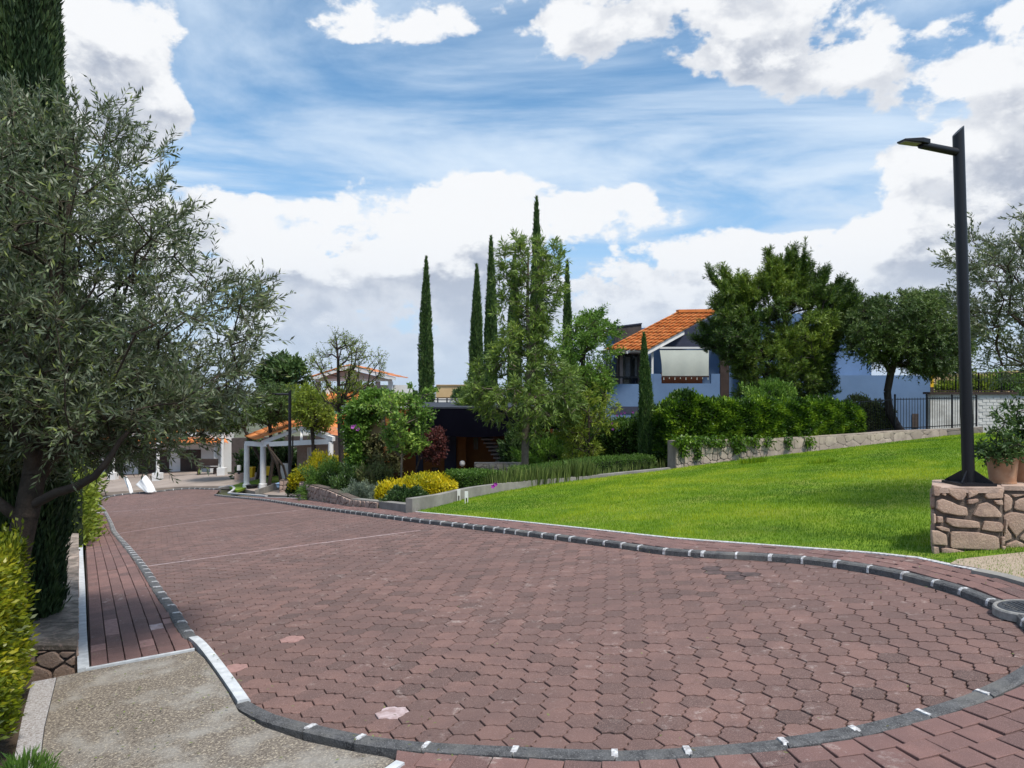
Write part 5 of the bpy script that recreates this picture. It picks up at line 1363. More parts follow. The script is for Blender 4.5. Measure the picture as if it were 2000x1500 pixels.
# ---- mesquite right of it, leaning trunk
MS = [(1648, 640), (1665, 615), (1700, 590), (1740, 582), (1790, 572), (1840, 578), (1875, 600), (1905, 640), (1900, 680), (1870, 715), (1840, 730), (1790, 725), (1750, 712), (1700, 705), (1660, 690), (1655, 670)]
Ym = 26.5; mb = at(1772, 856, Ym - .5); T6 = targets(MS, Ym, 2.0, 980, rp, 30, clump=(20., .65))
tree('mesquite_tree', 'round-crowned mesquite with a dark leaning trunk at the back of the lawn', 'tree', mb, [mb, at(1752, 832, Ym - .3), at(1737, 805, Ym), at(1733, 765, Ym), at(1740, 728, Ym), at(1752, 690, Ym)], T6, 'mesq', 'barkd', .15, .005, 6, .38, 18, .11, .036, 73, ang=.9, up=.15, out=.8, tint=(.05, .9, .7, .7), droop=.25, twigmat='barkd', twigr=.005)
shrub('bush', 'leafy green bush under the pine above the vine covered wall', 'bush', 1500, 800, 25.2, 100, 46, .6, 'bright', 5000, .13, .05, 74, lump=.3)
# ---- right-hand olive
OR_ = [(1850, 500), (1880, 440), (1900, 430), (1940, 470), (1975, 440), (2010, 410), (2100, 380), (2200, 500), (2200, 720), (2060, 770), (1990, 745), (1930, 735), (1905, 690), (1880, 600), (1870, 540)]
Yr = 9.5; orb = g_at(2080, Yr); T7 = targets(OR_, Yr, 1.2, 320, rp, 60, clump=(24., .75))
tree('olive_tree', 'smaller olive tree at the right edge, its twigs showing behind the near lamp post', 'tree', orb, [orb, at(2080, 900, Yr), at(2075, 800, Yr), at(2070, 700, Yr), at(2060, 560, Yr)], T7, 'olive', 'bark', .06, .0035, 6, .28, 14, .062, .019, 75, ang=.85, up=.3, out=.6, twigmat='twigl', twigr=.003, tint=(.1, .9, 1.6, .4))
# pot plants
for (c, lab, sd, s) in ((pc, 'leafy dark green shrub growing in the front terracotta pot', 76, 1.), (pc2, 'taller leafy shrub in the right terracotta pot at the photo edge', 77, 1.15)):
    rng = np.random.default_rng(sd); b0 = c + np.array([0, 0, PHt * .85]); TT = []
    for k in range(34):
        a = rng.uniform(0, 2 * np.pi); r_ = rng.uniform(.02, .21) * s; TT.append(b0 + np.array([math.cos(a) * r_, math.sin(a) * r_, rng.uniform(.0, .28) * s * (1.2 - r_ * 2)]))
    if sd == 77: TT += [b0 + np.array([rng.uniform(-.2, .1), 0, rng.uniform(.35, .62)]) for _ in range(9)]
    else: TT += [b0 + np.array([rng.uniform(-.05, .1), 0, rng.uniform(.35, .5)]) for _ in range(4)]
    tree('potted_shrub', lab, 'shrub', b0, [b0, b0 + np.array([0, 0, .12])], np.array(TT), 'darkleaf', 'bark', .012, .002, 5, .085, 8, .055, .021, sd, ang=1.0, up=.25, out=.9, pen=.1, trunkname='stem', tint=(.25, 1, 4, .5), crown='foliage')


# ================================================================== BUILDINGS
def tileroof(name, A, Bp, C, D_, mat, parent, tw=.22, tl=.36, rng=np.random.default_rng(9)):
    """barrel tiles between eave A-B and upper edge D-C"""
    A, Bp, C, D_ = [np.array(q, float) for q in (A, Bp, C, D_)]
    nu = max(2, int(np.linalg.norm(Bp - A) / tw)); nv = max(2, int(np.linalg.norm(D_ - A) / tl)); n = norm(np.cross(Bp - A, D_ - A)); n = n if n[2] > 0 else -n
    prof = [(0, 0), (.2, .045), (.42, .062), (.64, .045), (.84, 0), (1., -.01)]; V = []; Fq = []; T = []
    for j in range(nv):
        for i in range(nu):
            t = rng.random(); k0 = len(V); jit = rng.normal() * .006
            for s, lift in ((0, .035), (1.06, .0)):
                v = min((j + s) / nv, 1)
                for f, h in prof:
                    u = (i + f) / nu; p = (A * (1 - u) + Bp * u) * (1 - v) + (D_ * (1 - u) + C * u) * v; V.append(p + n * (h + lift + jit))
            for q in range(5): Fq.append((k0 + q, k0 + q + 1, k0 + 7 + q, k0 + 6 + q)); T.append(t)
            for q in range(5):
                a, b_ = k0 + q, k0 + q + 1; V.append(V[a] - n * .03); V.append(V[b_] - n * .03); Fq.append((a, len(V) - 2, len(V) - 1, b_)); T.append(t)
    o = link(name, npmesh(name, np.array(V), np.array(Fq), np.array(T)), mat, parent); o['kind'] = 'stuff'
    return o


def beam(name, p, q, w, h, mat, parent):
    p, q = np.array(p, float), np.array(q, float); d = norm(q - p); s = norm(np.cross(d, [0, 0, 1.])) * w / 2; u = norm(np.cross(s, d)) * h / 2
    if u[2] < 0: u = -u
    return B().hull2([p - s - u, p + s - u, p + s + u, p - s + u], [q - s - u, q + s - u, q + s + u, q - s + u]).build(name, mat, parent)


def wallbox(name, px0, px1, ytop, Y, depth, mat, parent, zb=None, b=None):
    """wall seen between px0..px1 with its top at ytop, foot buried in the ground"""
    a = at(px0, ytop, Y); c = at(px1, ytop, Y); z0 = (min(float(G(a[0], Y)), float(G(c[0], Y))) - .4) if zb is None else zb
    return B().prism([(a[0], Y), (c[0], Y), (c[0], Y + depth), (a[0], Y + depth)], z0, a[2]).build(name, mat, parent)


# ---- blue house
hz = thing('blue_house', 'light blue two storey house with an orange tiled roof behind the pine', 'house', g_at(1500, 38))
YH = 36.
wallbox('front_wall', 1186, 1252, 750, YH, .2, 'blue', hz)                                             # parapet, left part
B().hull2([at(x, y, YH - .001) for x, y in [(1252.5, 840), (1276, 840), (1276, 730), (1252.5, 730)]], [at(x, y, YH + .25) for x, y in [(1252.5, 840), (1276, 840), (1276, 730), (1252.5, 730)]]).build('corner_pier', 'blue', hz)
slab('parapet', [(1276.2, 850), (1406, 850), (1406, 730), (1389, 730), (1389, 749), (1292, 749), (1292, 730), (1276.2, 730)], YH, .2, 'blue', hz)
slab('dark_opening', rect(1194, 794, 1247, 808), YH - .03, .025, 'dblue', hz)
slab('dark_panel', rect(1407, 690, 1424, 860), YH + .1, .2, 'brown', hz)
slab('back_wall', [(1190, 850), (1290, 850), (1290, 672), (1190, 672)], YH + 2.2, .2, 'blue', hz)
slab('side_wall', [(1424.3, 860), (1660, 860), (1660, 612), (1424.3, 612)], YH + 1.2, .25, 'blue', hz)
slab('tower_wall', [(1455, 860), (1640, 860), (1640, 612), (1455, 612)], YH + .6, .3, 'blue', hz)
slab('right_wing', [(1625, 870), (1817, 870), (1817, 733), (1625, 733)], YH - 1.5, 9., 'blue', hz)
slab('right_tower', [(1620, 870), (1702, 870), (1702, 614), (1620, 614)], YH + .2, 4., 'blue', hz)
slab('parapet_cap', rect(1430, 608, 1520, 613), YH + .5, .9, 'green', hz)
slab('low_niche', rect(1782, 808, 1794, 836), YH - 1.54, .03, 'stonefr', hz)
# gable wall with its shade painted into the blue, and terrace interior
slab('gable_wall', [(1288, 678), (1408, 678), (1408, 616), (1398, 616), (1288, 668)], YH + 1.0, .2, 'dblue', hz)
slab('inner_wall', [(1276, 860), (1420, 860), (1420, 678.5), (1276, 678.5)], YH + 1.9, .15, 'blue', hz)
slab('cupboard', rect(1292, 728, 1372, 752), YH + .9, .4, 'wood', hz)
# door / window to the terrace with its surround
dr = slab('door_surround', [(1207, 760), (1214, 760), (1214, 692), (1246, 692), (1246, 760), (1254, 760), (1254, 684), (1207, 684)], YH + 1.3, .9, 'stonefr', hz)
slab('door_jamb', rect(1211, 694, 1216.5, 752), YH + 1.25, .1, 'stonefr2', hz)
gd = slab('sliding_door', rect(1216.6, 694, 1250, 752), YH + 1.5, .05, 'glass', hz)
slab('curtain', rect(1222, 697, 1231, 738), YH + 1.47, .02, 'curtain', gd); slab('curtain', rect(1240, 697, 1249, 738), YH + 1.47, .02, 'curtain', gd)
slab('door_frame', rect(1231.5, 694, 1234, 752), YH + 1.44, .05, 'black', gd)
slab('wall_corner', [(1180, 760), (1206.8, 760), (1206.8, 684), (1180, 684)], YH + 1.9, .2, 'blue', hz)
b = B()
slab('handrail', rect(1186, 735, 1250, 738.5), YH + .05, .06, 'black', hz)
for x in (1190, 1216, 1247): slab('rail_post', rect(x, 738.5, x + 2, 751), YH + .05, .05, 'black', hz)
slab('white_jamb', rect(1187.5, 700, 1191.5, 738), YH + 1.2, .1, 'white', hz); slab('narrow_window', rect(1182, 700, 1187, 738), YH + 1.2, .1, 'glass', hz)
slab('white_column', rect(1272.6, 682, 1276.4, 730), YH + .06, .14, 'white', hz)
slab('column_bracket', rect(1271, 680.3, 1281, 684), YH + .05, .16, 'white', hz)
slab('white_beam', rect(1274, 677.5, 1425, 681.2), YH + .04, .16, 'white', hz)
# fabric blind with slack sides, laced at its foot
bl = []; nx, ny = 26, 16; V = []
for j in range(ny + 1):
    for i in range(nx + 1):
        u, v = i / nx, j / ny; x = 1288.5 + (1384.5 - 1288.5) * u + (4.5 * math.sin(v * 1.57) * (1 - u) - 3 * math.sin(v * 3.1) * u * .3) ; y = 684 + (734 - 684) * v
        p = at(x, y, YH - .03); p[1] += -.05 * math.sin(math.pi * v) + .02 * math.sin(u * 17 + v * 2) * v; V.append(p)
i, j = np.meshgrid(np.arange(ny), np.arange(nx), indexing='ij'); k = nx + 1
bo = link('roller_blind', npmesh('roller_blind', np.array(V), np.stack([i * k + j, i * k + j + 1, (i + 1) * k + j + 1, (i + 1) * k + j], -1).reshape(-1, 4), smooth=True), 'blind', hz)
slab('blind_bar', rect(1293, 734.2, 1385, 736.6), YH - .05, .04, 'brown', hz)
for q in range(9): slab('blind_cord', rect(1296 + q * 10.8, 735, 1297.2 + q * 10.8, 742 - (q % 2) * 2), YH - .04, .015, 'blind', hz)
# roof
C0, E0, R0 = at(1262, 685, 35.4), at(1179, 683, 34.6), at(1405, 607.5, 38.4)
E1 = E0 + (R0 - C0) * .93
tileroof('roof_tiles', E0, C0, R0, E1, 'tile', hz, .235, .42)
ntile = norm(np.cross(C0 - E0, R0 - E0)); ntile = ntile if ntile[2] > 0 else -ntile
B().hull2([q - ntile * .03 for q in (E0, C0, R0, E1)], [q - ntile * .14 for q in (E0, C0, R0, E1)]).build('roof_deck', 'white', hz)
beam('fascia', C0 - ntile * .20 + np.array([.05, -.05, 0]), R0 - ntile * .22 + np.array([.05, -.05, 0]), .08, .22, 'white', hz)
beam('ridge_tiles', R0 + ntile * .06, E1 + ntile * .06, .22, .14, 'tile', hz)
for f in (.12, .55, .95): q = E0 + (C0 - E0) * f; beam('rafter_end', q - ntile * .18 + (C0 - E0) * 0 + np.array([0, -.12, -.02]), q - ntile * .18 + (R0 - C0) * .2, .1, .12, 'white', hz)
slab('roof_soffit', [(1180, 688), (1262, 690), (1262, 684), (1180, 684)], YH + .3, 1.4, 'stonefr2', hz)
slab('water_tank_wall', [(1207, 700), (1253, 700), (1253, 631), (1207, 637)], 41.5, 1.5, 'stonefr', hz)
slab('tank_trim', [(1206.5, 639), (1254, 633), (1254, 630.5), (1206.5, 636.5)], 41.45, 1.6, 'dblue', hz)
slab('rear_wall', [(1195, 760), (1262, 760), (1262, 640), (1195, 643)], 43.2, 3., 'blue', hz)

# ---- fence on the retaining wall
fn = thing('iron_fence', 'black iron railing on the stone wall, clear of leaves behind the lamp post', 'fence', foot[5])
FP = [(1660, 24.9 + .5), (1700, 25.5), (1745, 26.1), (1750, 26.3), (1811, 26.45), (1860, 26.6), (1907, 26.75)]
def fz(px): return float(np.interp(px, [1660, 1745, 1811, 1860, 1907], [852, 841, 838, 835, 832]))
def fence(p0, p1, Y0_, Y1_, t0, t1, n, parent, r=.010, rails=True):
    b0 = at(p0, fz(p0), Y0_); b1 = at(p1, fz(p1), Y1_); u0 = at(p0, t0, Y0_); u1 = at(p1, t1, Y1_)
    me = None
    for k in range(n + 1):
        s = k / n; q = b0 + (b1 - b0) * s; w = u0 + (u1 - u0) * s
        B().tube([q, (w[0], w[1], w[2])], [r, r], 4).build('fence_bar', 'black', parent)
    beam('rail', b0 + [0, 0, .08], b1 + [0, 0, .08], .03, .03, 'black', parent); beam('rail', u0 - [0, 0, .05], u1 - [0, 0, .05], .03, .03, 'black', parent)
fence(1748, 1809, 26.2, 26.45, 777, 776.5, 11, fn); fence(1812, 1858, 26.45, 26.6, 775.5, 775, 10, fn); fence(1861, 1906, 26.6, 26.75, 774.5, 774, 10, fn)
fence(1650, 1744, 25.1, 26.1, 784, 778, 19, fn, .009)
for px, Y_ in ((1748, 26.15), (1810, 26.45), (1859.5, 26.6), (1907, 26.75)):
    q = at(px, fz(px) + 1, Y_); w = at(px, 772, Y_); B().tube([q, w], [.033, .033], 4, sq=True).build('fence_post', 'black', fn)
    B().lathe(w, [(.04, -.01), (.04, .01), (.028, .03), (.01, .045)], 8).build('finial', 'black', fn)
# ---- white brick wall with the upper terrace
ww = thing('brick_wall', 'white painted brick boundary wall at the far right behind the iron railing', 'wall', at(1860, 850, 30))
slab('wall_body', [(1817, 880), (2150, 880), (2150, 769), (1817, 767)], 29.5, .3, 'whitebrick', ww)
slab('wall_cap', [(1816, 770), (2150, 770), (2150, 765.5), (1816, 765.5)], 29.4, .5, 'brown', ww)
# brick relief: long courses seen at a glance
rb2 = np.random.default_rng(81); b = B()
for r_ in range(15):
    y = 774 + r_ * 6.2
    for k in range(18):
        x = 1912 + k * 14 + (r_ % 2) * 7
        if x > 2140: continue
        P0 = at(x, y, 29.5); b.box((P0[0] + .13, 29.5 - .006, P0[2] - .055), (.26, .02 + rb2.uniform(0, .012), .105))
tag(b.build('brick_face', 'whitebrick', ww), kind='stuff')
uf = thing('iron_fence', 'rusty dark railing above the white brick wall at the far right', 'fence', at(1900, 765, 30))
for k in range(46):
    x = 1822 + k * 5.6; q = at(x, 766, 29.9); w = at(x, 729, 29.9)
    B().tube([q, w], [.014 if k % 8 else .035] * 2, 4).build('fence_bar' if k % 8 else 'fence_post', 'black', uf)
beam('rail', at(1818, 729, 29.9), at(2080, 727, 29.9), .04, .035, 'brown', uf); beam('rail', at(1818, 763, 29.9), at(2080, 763, 29.9), .04, .035, 'brown', uf)
tw_ = thing('terrace_wall', 'tan plastered wall seen through the upper railing at the far right', 'wall', at(1900, 765, 36)); slab('wall_body', [(1818, 800), (2200, 800), (2200, 722), (1960, 724), (1960, 730), (1818, 730)], 38, .4, 'beige', tw_)
yb_ = thing('yellow_sign', 'small yellow panel at the corner of the upper railing', 'sign', at(1820, 745, 29.9)); slab('panel', rect(1817.5, 734, 1823.5, 756), 29.85, .03, 'yellow', yb_); slab('foot', rect(1817.5, 756.3, 1823.5, 765), 29.86, .03, 'brown', yb_)
for k, (px, w, h, sd) in enumerate([(1905, 60, 30, 82), (1960, 70, 36, 83), (1860, 50, 16, 84), (2020, 80, 34, 85)]):
    shrub('bush', ['rounded green bush behind the upper railing, right of the lamp post', 'largest bush behind the upper railing, below the right olive', 'low pale bush behind the upper railing, left of the lamp post', 'bush behind the upper railing at the photo edge'][k], 'bush', px, 764, 32, w, h, .7, 'yellowgreen' if k != 1 else 'bright', 2600, .14, .05, sd, lump=.3)

# ---- dark canopy building in the middle
YC = 25.
cb_ = thing('canopy_house', 'low ochre house front under a deep black fabric canopy', 'house', g_at(900, YC))
gz = g_at(900, YC)[2]
pyf = lambda z, Y_: 768 - (z - CZ) / Y_ * F
slab('ochre_wall', [(735, 960), (1080, 960), (1080, 800), (735, 800)], YC + 2.6, .3, 'ochre', cb_)
slab('left_wall', [(715, 960), (760, 960), (760, 800), (715, 800)], YC + .2, 2.4, 'ochre', cb_)
slab('doorway', rect(868, 852, 891, 945), YC + 2.54, .05, 'dblue', cb_); slab('doorway', rect(812, 870, 826, 950), YC + 2.54, .05, 'dblue', cb_)
slab('window', rect(925, 855, 934, 878), YC + 2.54, .05, 'glass', cb_); slab('wall_pier', rect(896, 851, 910, 945), YC + 2.2, .3, 'ochre', cb_)
slab('dark_window', rect(843, 913, 856, 921), YC + 2.5, .06, 'glass', cb_)
# canopy: top plane, front valance with a sagging lower edge
V = []; nx = 24
for i in range(nx + 1):
    u = i / nx; x = 800 + 300 * u; yb2 = 838 + 16 * math.sin(math.pi * min(u * 1.15, 1)) ** .7
    for y, dy in ((797, 0), (803, -.02), (yb2, .05 + .02 * math.sin(u * 40))): V.append(at(x, y, YC + dy))
k = 3; i, j = np.meshgrid(np.arange(nx), np.arange(2), indexing='ij')
link('canopy_front', npmesh('canopy_front', np.array(V), np.stack([i * k + j, (i + 1) * k + j, (i + 1) * k + j + 1, i * k + j + 1], -1).reshape(-1, 4), smooth=True), 'canopy', cb_)
B().hull2([at(798, 798, YC - .02), at(1100, 798, YC - .02), at(1100, 795.5, YC - .02), at(798, 795.5, YC - .02)], [at(798, 798, YC + .04), at(1100, 798, YC + .04), at(1100, 795.5, YC + .04), at(798, 795.5, YC + .04)]).build('canopy_edge', 'canopytop', cb_)
ct = [at(800, 795, YC + .03), at(1100, 795, YC + .03), at(1085, 785.5, 34), at(800, 785.5, 34)]
B().hull2([q + [0, 0, -.04] for q in ct], ct).build('canopy_top', 'canopytop', cb_)
slab('canopy_side', [(800, 838), (802, 838), (802, 797), (800, 797)], YC + .05, 2.6, 'canopy', cb_)
for x, y0 in ((770, 777), (855, 777), (873, 777), (905, 777)): B().tube([at(x, 790, 33), at(x, y0, 33)], [.03, .03], 6).build('rail_post', 'black', cb_)
for y in (776.8, 780.5): beam('roof_rail', at(765, y, 33), at(915, y + .5, 33), .045, .045, 'black', cb_)
# stair of thin treads
for k in range(7): q = at(952 + k * 4.6, 857 + k * 7.2, YC + 1.6 + k * .02); B().box((q[0], q[1], q[2]), (.42, .8, .05)).build('stair_tread', 'stonefr2', cb_)
beam('stair_string', at(945, 852, YC + 2.0), at(990, 915, YC + 2.0), .06, .2, 'brown', cb_)
lw2 = thing('garden_wall', 'short grey stone wall behind the clipped hedge, beside the stair', 'wall', at(960, 915, 21.5)); b0 = at(926, 905, 21.5); b1 = at(1020, 905, 21.5)
B().prism([(b0[0], 21.5), (b1[0], 21.5), (b1[0], 21.9), (b0[0], 21.9)], g_at(960, 21.5)[2] - .1, b0[2]).build('wall_core', 'wmortar', lw2)
stones('stone', (b0[0], 21.498, b0[2] - .4), (1, 0, 0), (0, 0, 1), b1[0] - b0[0], .38, .2, 'wstone', lw2, rs, proud=.02)
lw2.location = (float(b0[0] + .5), 21.7, float(b0[2]))
gl = thing('round_lantern', 'pale round lantern in front of the ochre wall under the canopy', 'lantern', at(903, 912, 25.5)); q = at(903, 905, 25.5)
B().lathe(q, [(.02, -.11), (.08, -.07), (.1, 0), (.08, .07), (.02, .1)], 12).build('globe', 'white', gl, True); B().lathe((q[0], q[1], q[2] - .4), [(.03, 0), (.02, .3)], 8).build('stand', 'black', gl)
# ---- vine-covered ochre garden wall and sand coloured gate pier
ow = thing('ochre_pier', 'ochre garden wall end with a sand coloured upper part, half covered by ivy', 'wall', g_at(722, 20.6))
slab('lower_wall', [(710, 985), (744, 985), (744, 850), (710, 850)], 20.6, .5, 'ochre', ow); slab('upper_wall', [(709, 850), (745, 850), (745, 812), (709, 812)], 20.58, .54, 'sandw', ow); slab('pier_cap', [(706, 812), (716, 812), (716, 809), (706, 809)], 20.55, .6, 'pcap', ow)
for x in (713, 722): B().tube([at(x, 960, 20.5), at(x - 1, 905, 20.52)], [.03, .025], 8).build('bare_stem', 'barkl', ow)
iv = thing('ivy_column', 'tall ivy covered column left of the ochre pier, dotted with pink flowers', 'climbing plant', g_at(690, 20.4))
rg = np.random.default_rng(91)
T_ = targets([(680, 960), (678, 860), (672, 815), (690, 780), (720, 768), (760, 770), (775, 800), (740, 815), (712, 830), (710, 900), (718, 960)], 20.4, .35, 420, rg, 15)
P, LD, b0, e0 = sprays(T_, norm(rg.normal(size=T_.shape)), 5, .2, 8, rg, 1., .2, .9); leafmesh('foliage', P, LD, .10, .05, 'bright', iv, tints(P, rg, .0, .7, 1.5, .6), rg)['kind'] = 'stuff'
slab('ivy_core', [(684, 960), (706, 960), (704, 840), (712, 790), (750, 785), (752, 778), (700, 782), (684, 820)], 20.6, .2, 'core', iv)
for x, y in ((694, 833), (699, 838), (689, 834)): flower(x, y, 20.0, .06, 'flower_p', 'pink flower on the ivy column left of the ochre pier', 'pink flowers on the ivy column')
rivy = thing('ivy', 'dark dry ivy hanging over the right side of the ochre pier', 'climbing plant', g_at(745, 20.3))
T_ = targets([(718, 860), (750, 845), (780, 860), (775, 920), (760, 950), (735, 940), (722, 900)], 20.3, .25, 150, rg, 14); P, LD, b0, e0 = sprays(T_, norm(rg.normal(size=T_.shape)), 4, .18, 8, rg, 1., -.1, .9); leafmesh('foliage', P, LD, .09, .045, 'dry', rivy, tints(P, rg, 0, .6), rg)['kind'] = 'stuff'

# ---- small trees and beds left of the canopy
Yl = 18.8; lb_ = g_at(783, Yl); r9 = np.random.default_rng(95)
LT = [(725, 785), (745, 768), (790, 775), (830, 790), (838, 830), (820, 870), (795, 885), (768, 880), (752, 845), (745, 812)]
T_ = targets(LT, Yl, .8, 130, r9, 30, clump=(14., .9))
T_ = np.vstack([T_, [at(x, y, Yl + d) for x, y, d in ((845, 765, .1), (838, 770, .2), (826, 772, 0), (843, 808, -.2), (832, 812, 0), (838, 816, .1), (826, 868, -.1), (818, 872, 0), (808, 876, 0), (725, 792, 0), (800, 760, .2))]])
tree('light_green_tree', 'small multi-stemmed tree with light green leaves in front of the black canopy', 'tree', lb_, [lb_, at(784, 915, Yl), at(786, 870, Yl), at(785, 840, Yl)], T_, 'lightleaf', 'barkl', .028, .006, 5, .19, 8, .10, .058, 96, ang=1.1, up=.1, out=.9, twigmat='barkl', twigr=.004, tint=(.1, .9, 1.2, .6), pen=.15)
Yq = 19.6; rb3 = g_at(815, Yq); T_ = targets([(835, 850), (860, 838), (866, 865), (862, 890), (840, 905), (815, 890), (800, 870), (820, 855)], Yq, .5, 90, r9, 18)
tree('red_leaf_tree', 'small dark red leaved tree right of the light green tree', 'tree', rb3, [rb3, at(812, 920, Yq), at(820, 895, Yq)], T_, 'red', 'bark', .022, .005, 6, .16, 8, .07, .035, 97, ang=1.1, twigmat='bark', twigr=.003, pen=.15)
# golden hedge in the centre, made of two runs
h0 = [(760, 17.6), (800, 17.3), (845, 17.0), (888, 17.0)]
hedge('golden_hedge', 'bright yellow hedge between the light green tree and the white garden markers', [((a - 1000) / F * y, y) for a, y in h0], .9, [at(a, t_, y)[2] - (g_at(a, y)[2]) for (a, y), t_ in zip(h0, (950, 948, 946, 944))], 'gold', 22000, .075, .03, 98, z0=[g_at(a, y)[2] for a, y in h0], lump=.07, trim=False, tintp=(.2, 1, 2.2, .5))
h1 = [(588, 24.4), (605, 24.2), (625, 24.4), (665, 25.0), (700, 25.5)]
hedge('golden_hedge', 'yellow hedge beside the distant lamp post, above the planter wall', [((a - 1000) / F * y, y) for a, y in h1], 1.0, [at(a, t_, y)[2] - (g_at(a, y)[2] + .3) for (a, y), t_ in zip(h1, (925, 915, 903, 900, 900))], 'gold', 16000, .085, .035, 99, z0=[g_at(a, y)[2] + .3 for a, y in h1], lump=.10, trim=False, tintp=(.1, 1, 1.5, .6))
SH = [('shrub', 'feathery mid green shrub behind the planter wall, below the bare tree', 640, 965, 21.8, 96, 54, .8, 'hedge', 12000, .09, .02, .25), ('shrub', 'dark green shrub in the middle of the planter, left of the grey rosemary', 680, 975, 19.5, 60, 52, .5, 'darkleaf', 6000, .09, .03, .25),
      ('rosemary_bush', 'grey-green rosemary bush in front of the ochre pier', 706, 984, 18.2, 74, 36, .5, 'rosemary', 8000, .07, .012, .2), ('rosemary_bush', 'second rosemary bush, beside the golden hedge', 752, 986, 17.8, 54, 34, .4, 'rosemary', 5000, .07, .012, .2),
      ('shrub', 'dark low shrub at the corner below the golden hedge', 795, 996, 15.6, 84, 40, .45, 'darkleaf', 9000, .07, .03, .2), ('shrub', 'dark green shrub right of the ivy column behind the rosemary', 730, 975, 19.2, 70, 60, .5, 'dry', 5000, .09, .03, .3),
      ('shrub', 'small clipped dark bush below the distant lamp post at the planter end', 575, 962, 24.3, 26, 20, .3, 'darkleaf', 2500, .08, .03, .15), ('shrub', 'large shadowed shrub at the foot of the silk oak', 1060, 925, 23.5, 110, 55, .9, 'bright', 9000, .12, .05, .3),
      ('shrub', 'grey-green bushy shrub left of the blue house, behind the flowering hedge', 1135, 850, 26.5, 90, 60, .9, 'rosemary', 7000, .13, .03, .3), ('shrub', 'dark shrub under the canopy edge right of the stair', 1010, 905, 24.2, 60, 60, .6, 'darkleaf', 5000, .12, .045, .3),
      ('shrub', 'bright low shrub behind the silk oak trunk', 1100, 890, 24.8, 60, 40, .6, 'bright', 5000, .12, .05, .3), ('shrub', 'yellow-green shrub on the left side of the silk oak, above the canopy', 930, 800, 27.5, 60, 45, .7, 'oak', 6000, .13, .04, .3)]
for k, (nm, lab, px, py, Y_, w, h, d, m, n, LL, LW, lp) in enumerate(SH): shrub(nm, lab, nm.replace('_', ' ') if nm != 'shrub' else 'shrub', px, py, Y_, w, h, d, m, n, LL, LW, 200 + k, lump=lp)
# planter walls along the pavement
pw = thing('planter_wall', 'low curved pink stone planter wall along the pavement left of centre', 'wall', gp(640, 985, .07))
PW_ = [(586, 974), (640, 982), (686, 990), (740, 994), (798, 1003)]; PT = [941, 955, 974, 979, 985]
fp = [gp(a, b_, .07) for a, b_ in PW_]; ft = [at(a, t_, f[1]) for (a, _), t_, f in zip(PW_, PT, fp)]
for i in range(4):
    A_, B_ = fp[i], fp[i + 1]; U_ = B_ - A_; U_[2] = 0; w = np.linalg.norm(U_); U_ = U_ / w; Nb = np.array([-U_[1], U_[0], 0]) * .22; zb = min(A_[2], B_[2]) - .2
    e = .002 * i
    B().prism([(A_[0], A_[1]), (B_[0], B_[1]), (B_[0] + Nb[0], B_[1] + Nb[1]), (A_[0] + Nb[0], A_[1] + Nb[1])], zb, [ft[i][2] - e, ft[i + 1][2] - e, ft[i + 1][2] - e, ft[i][2] - e]).build('wall_core', 'pmortar' if i < 2 else 'concrete', pw)
    if i < 3:
        H0, H1 = ft[i][2] - zb - .15, ft[i + 1][2] - zb - .15; Nq = -Nb / .22
        stones('stone', (A_[0] + Nq[0] * .004, A_[1] + Nq[1] * .004, zb + .15), U_, (0, 0, 1), w, 1., .26, 'pink', pw, rs, proud=.03, rowk=1.6 / max(H0, .1) * .3, ymap=lambda x, y: y * (H0 + (H1 - H0) * x / w) - .02 + .0 * y, gap=.012)
# soil of the beds
bed = sheet('planting_bed', [tuple(q[:2]) for q in fp] + [tuple(e[:2] + [0, .1]) for e in ef] + [(4.5, 23.5), (3.0, 27), (-2, 27), (-7.5, 27), (-7.2, 24.2)], .05, .8, 'soil', skirt=0); tag(bed, kind='structure')
# ---- bare-branched tree
Yk = 23.6; kb = g_at(668, Yk); KT = [(600, 720), (610, 700), (640, 665), (655, 648), (680, 665), (715, 668), (745, 700), (748, 730), (720, 765), (690, 790), (640, 800), (625, 770), (602, 745)]
T_ = targets(KT, Yk, 1.2, 170, r9, 22, clump=(12., .8))
tree('bare_tree', 'sparse tree with dark bare branches standing in front of the white tiled-roof house', 'tree', kb, [kb, at(667, 900, Yk), at(664, 830, Yk), at(662, 770, Yk), at(660, 700, Yk), at(657, 665, Yk)], T_, 'yellowgreen', 'barkd', .085, .0085, 4, .28, 5, .09, .028, 101, ang=.8, up=.6, out=.8, twigmat='barkd', twigr=.006, tint=(0, .6, 1.2, .6), pen=.5, wiggle=.03)
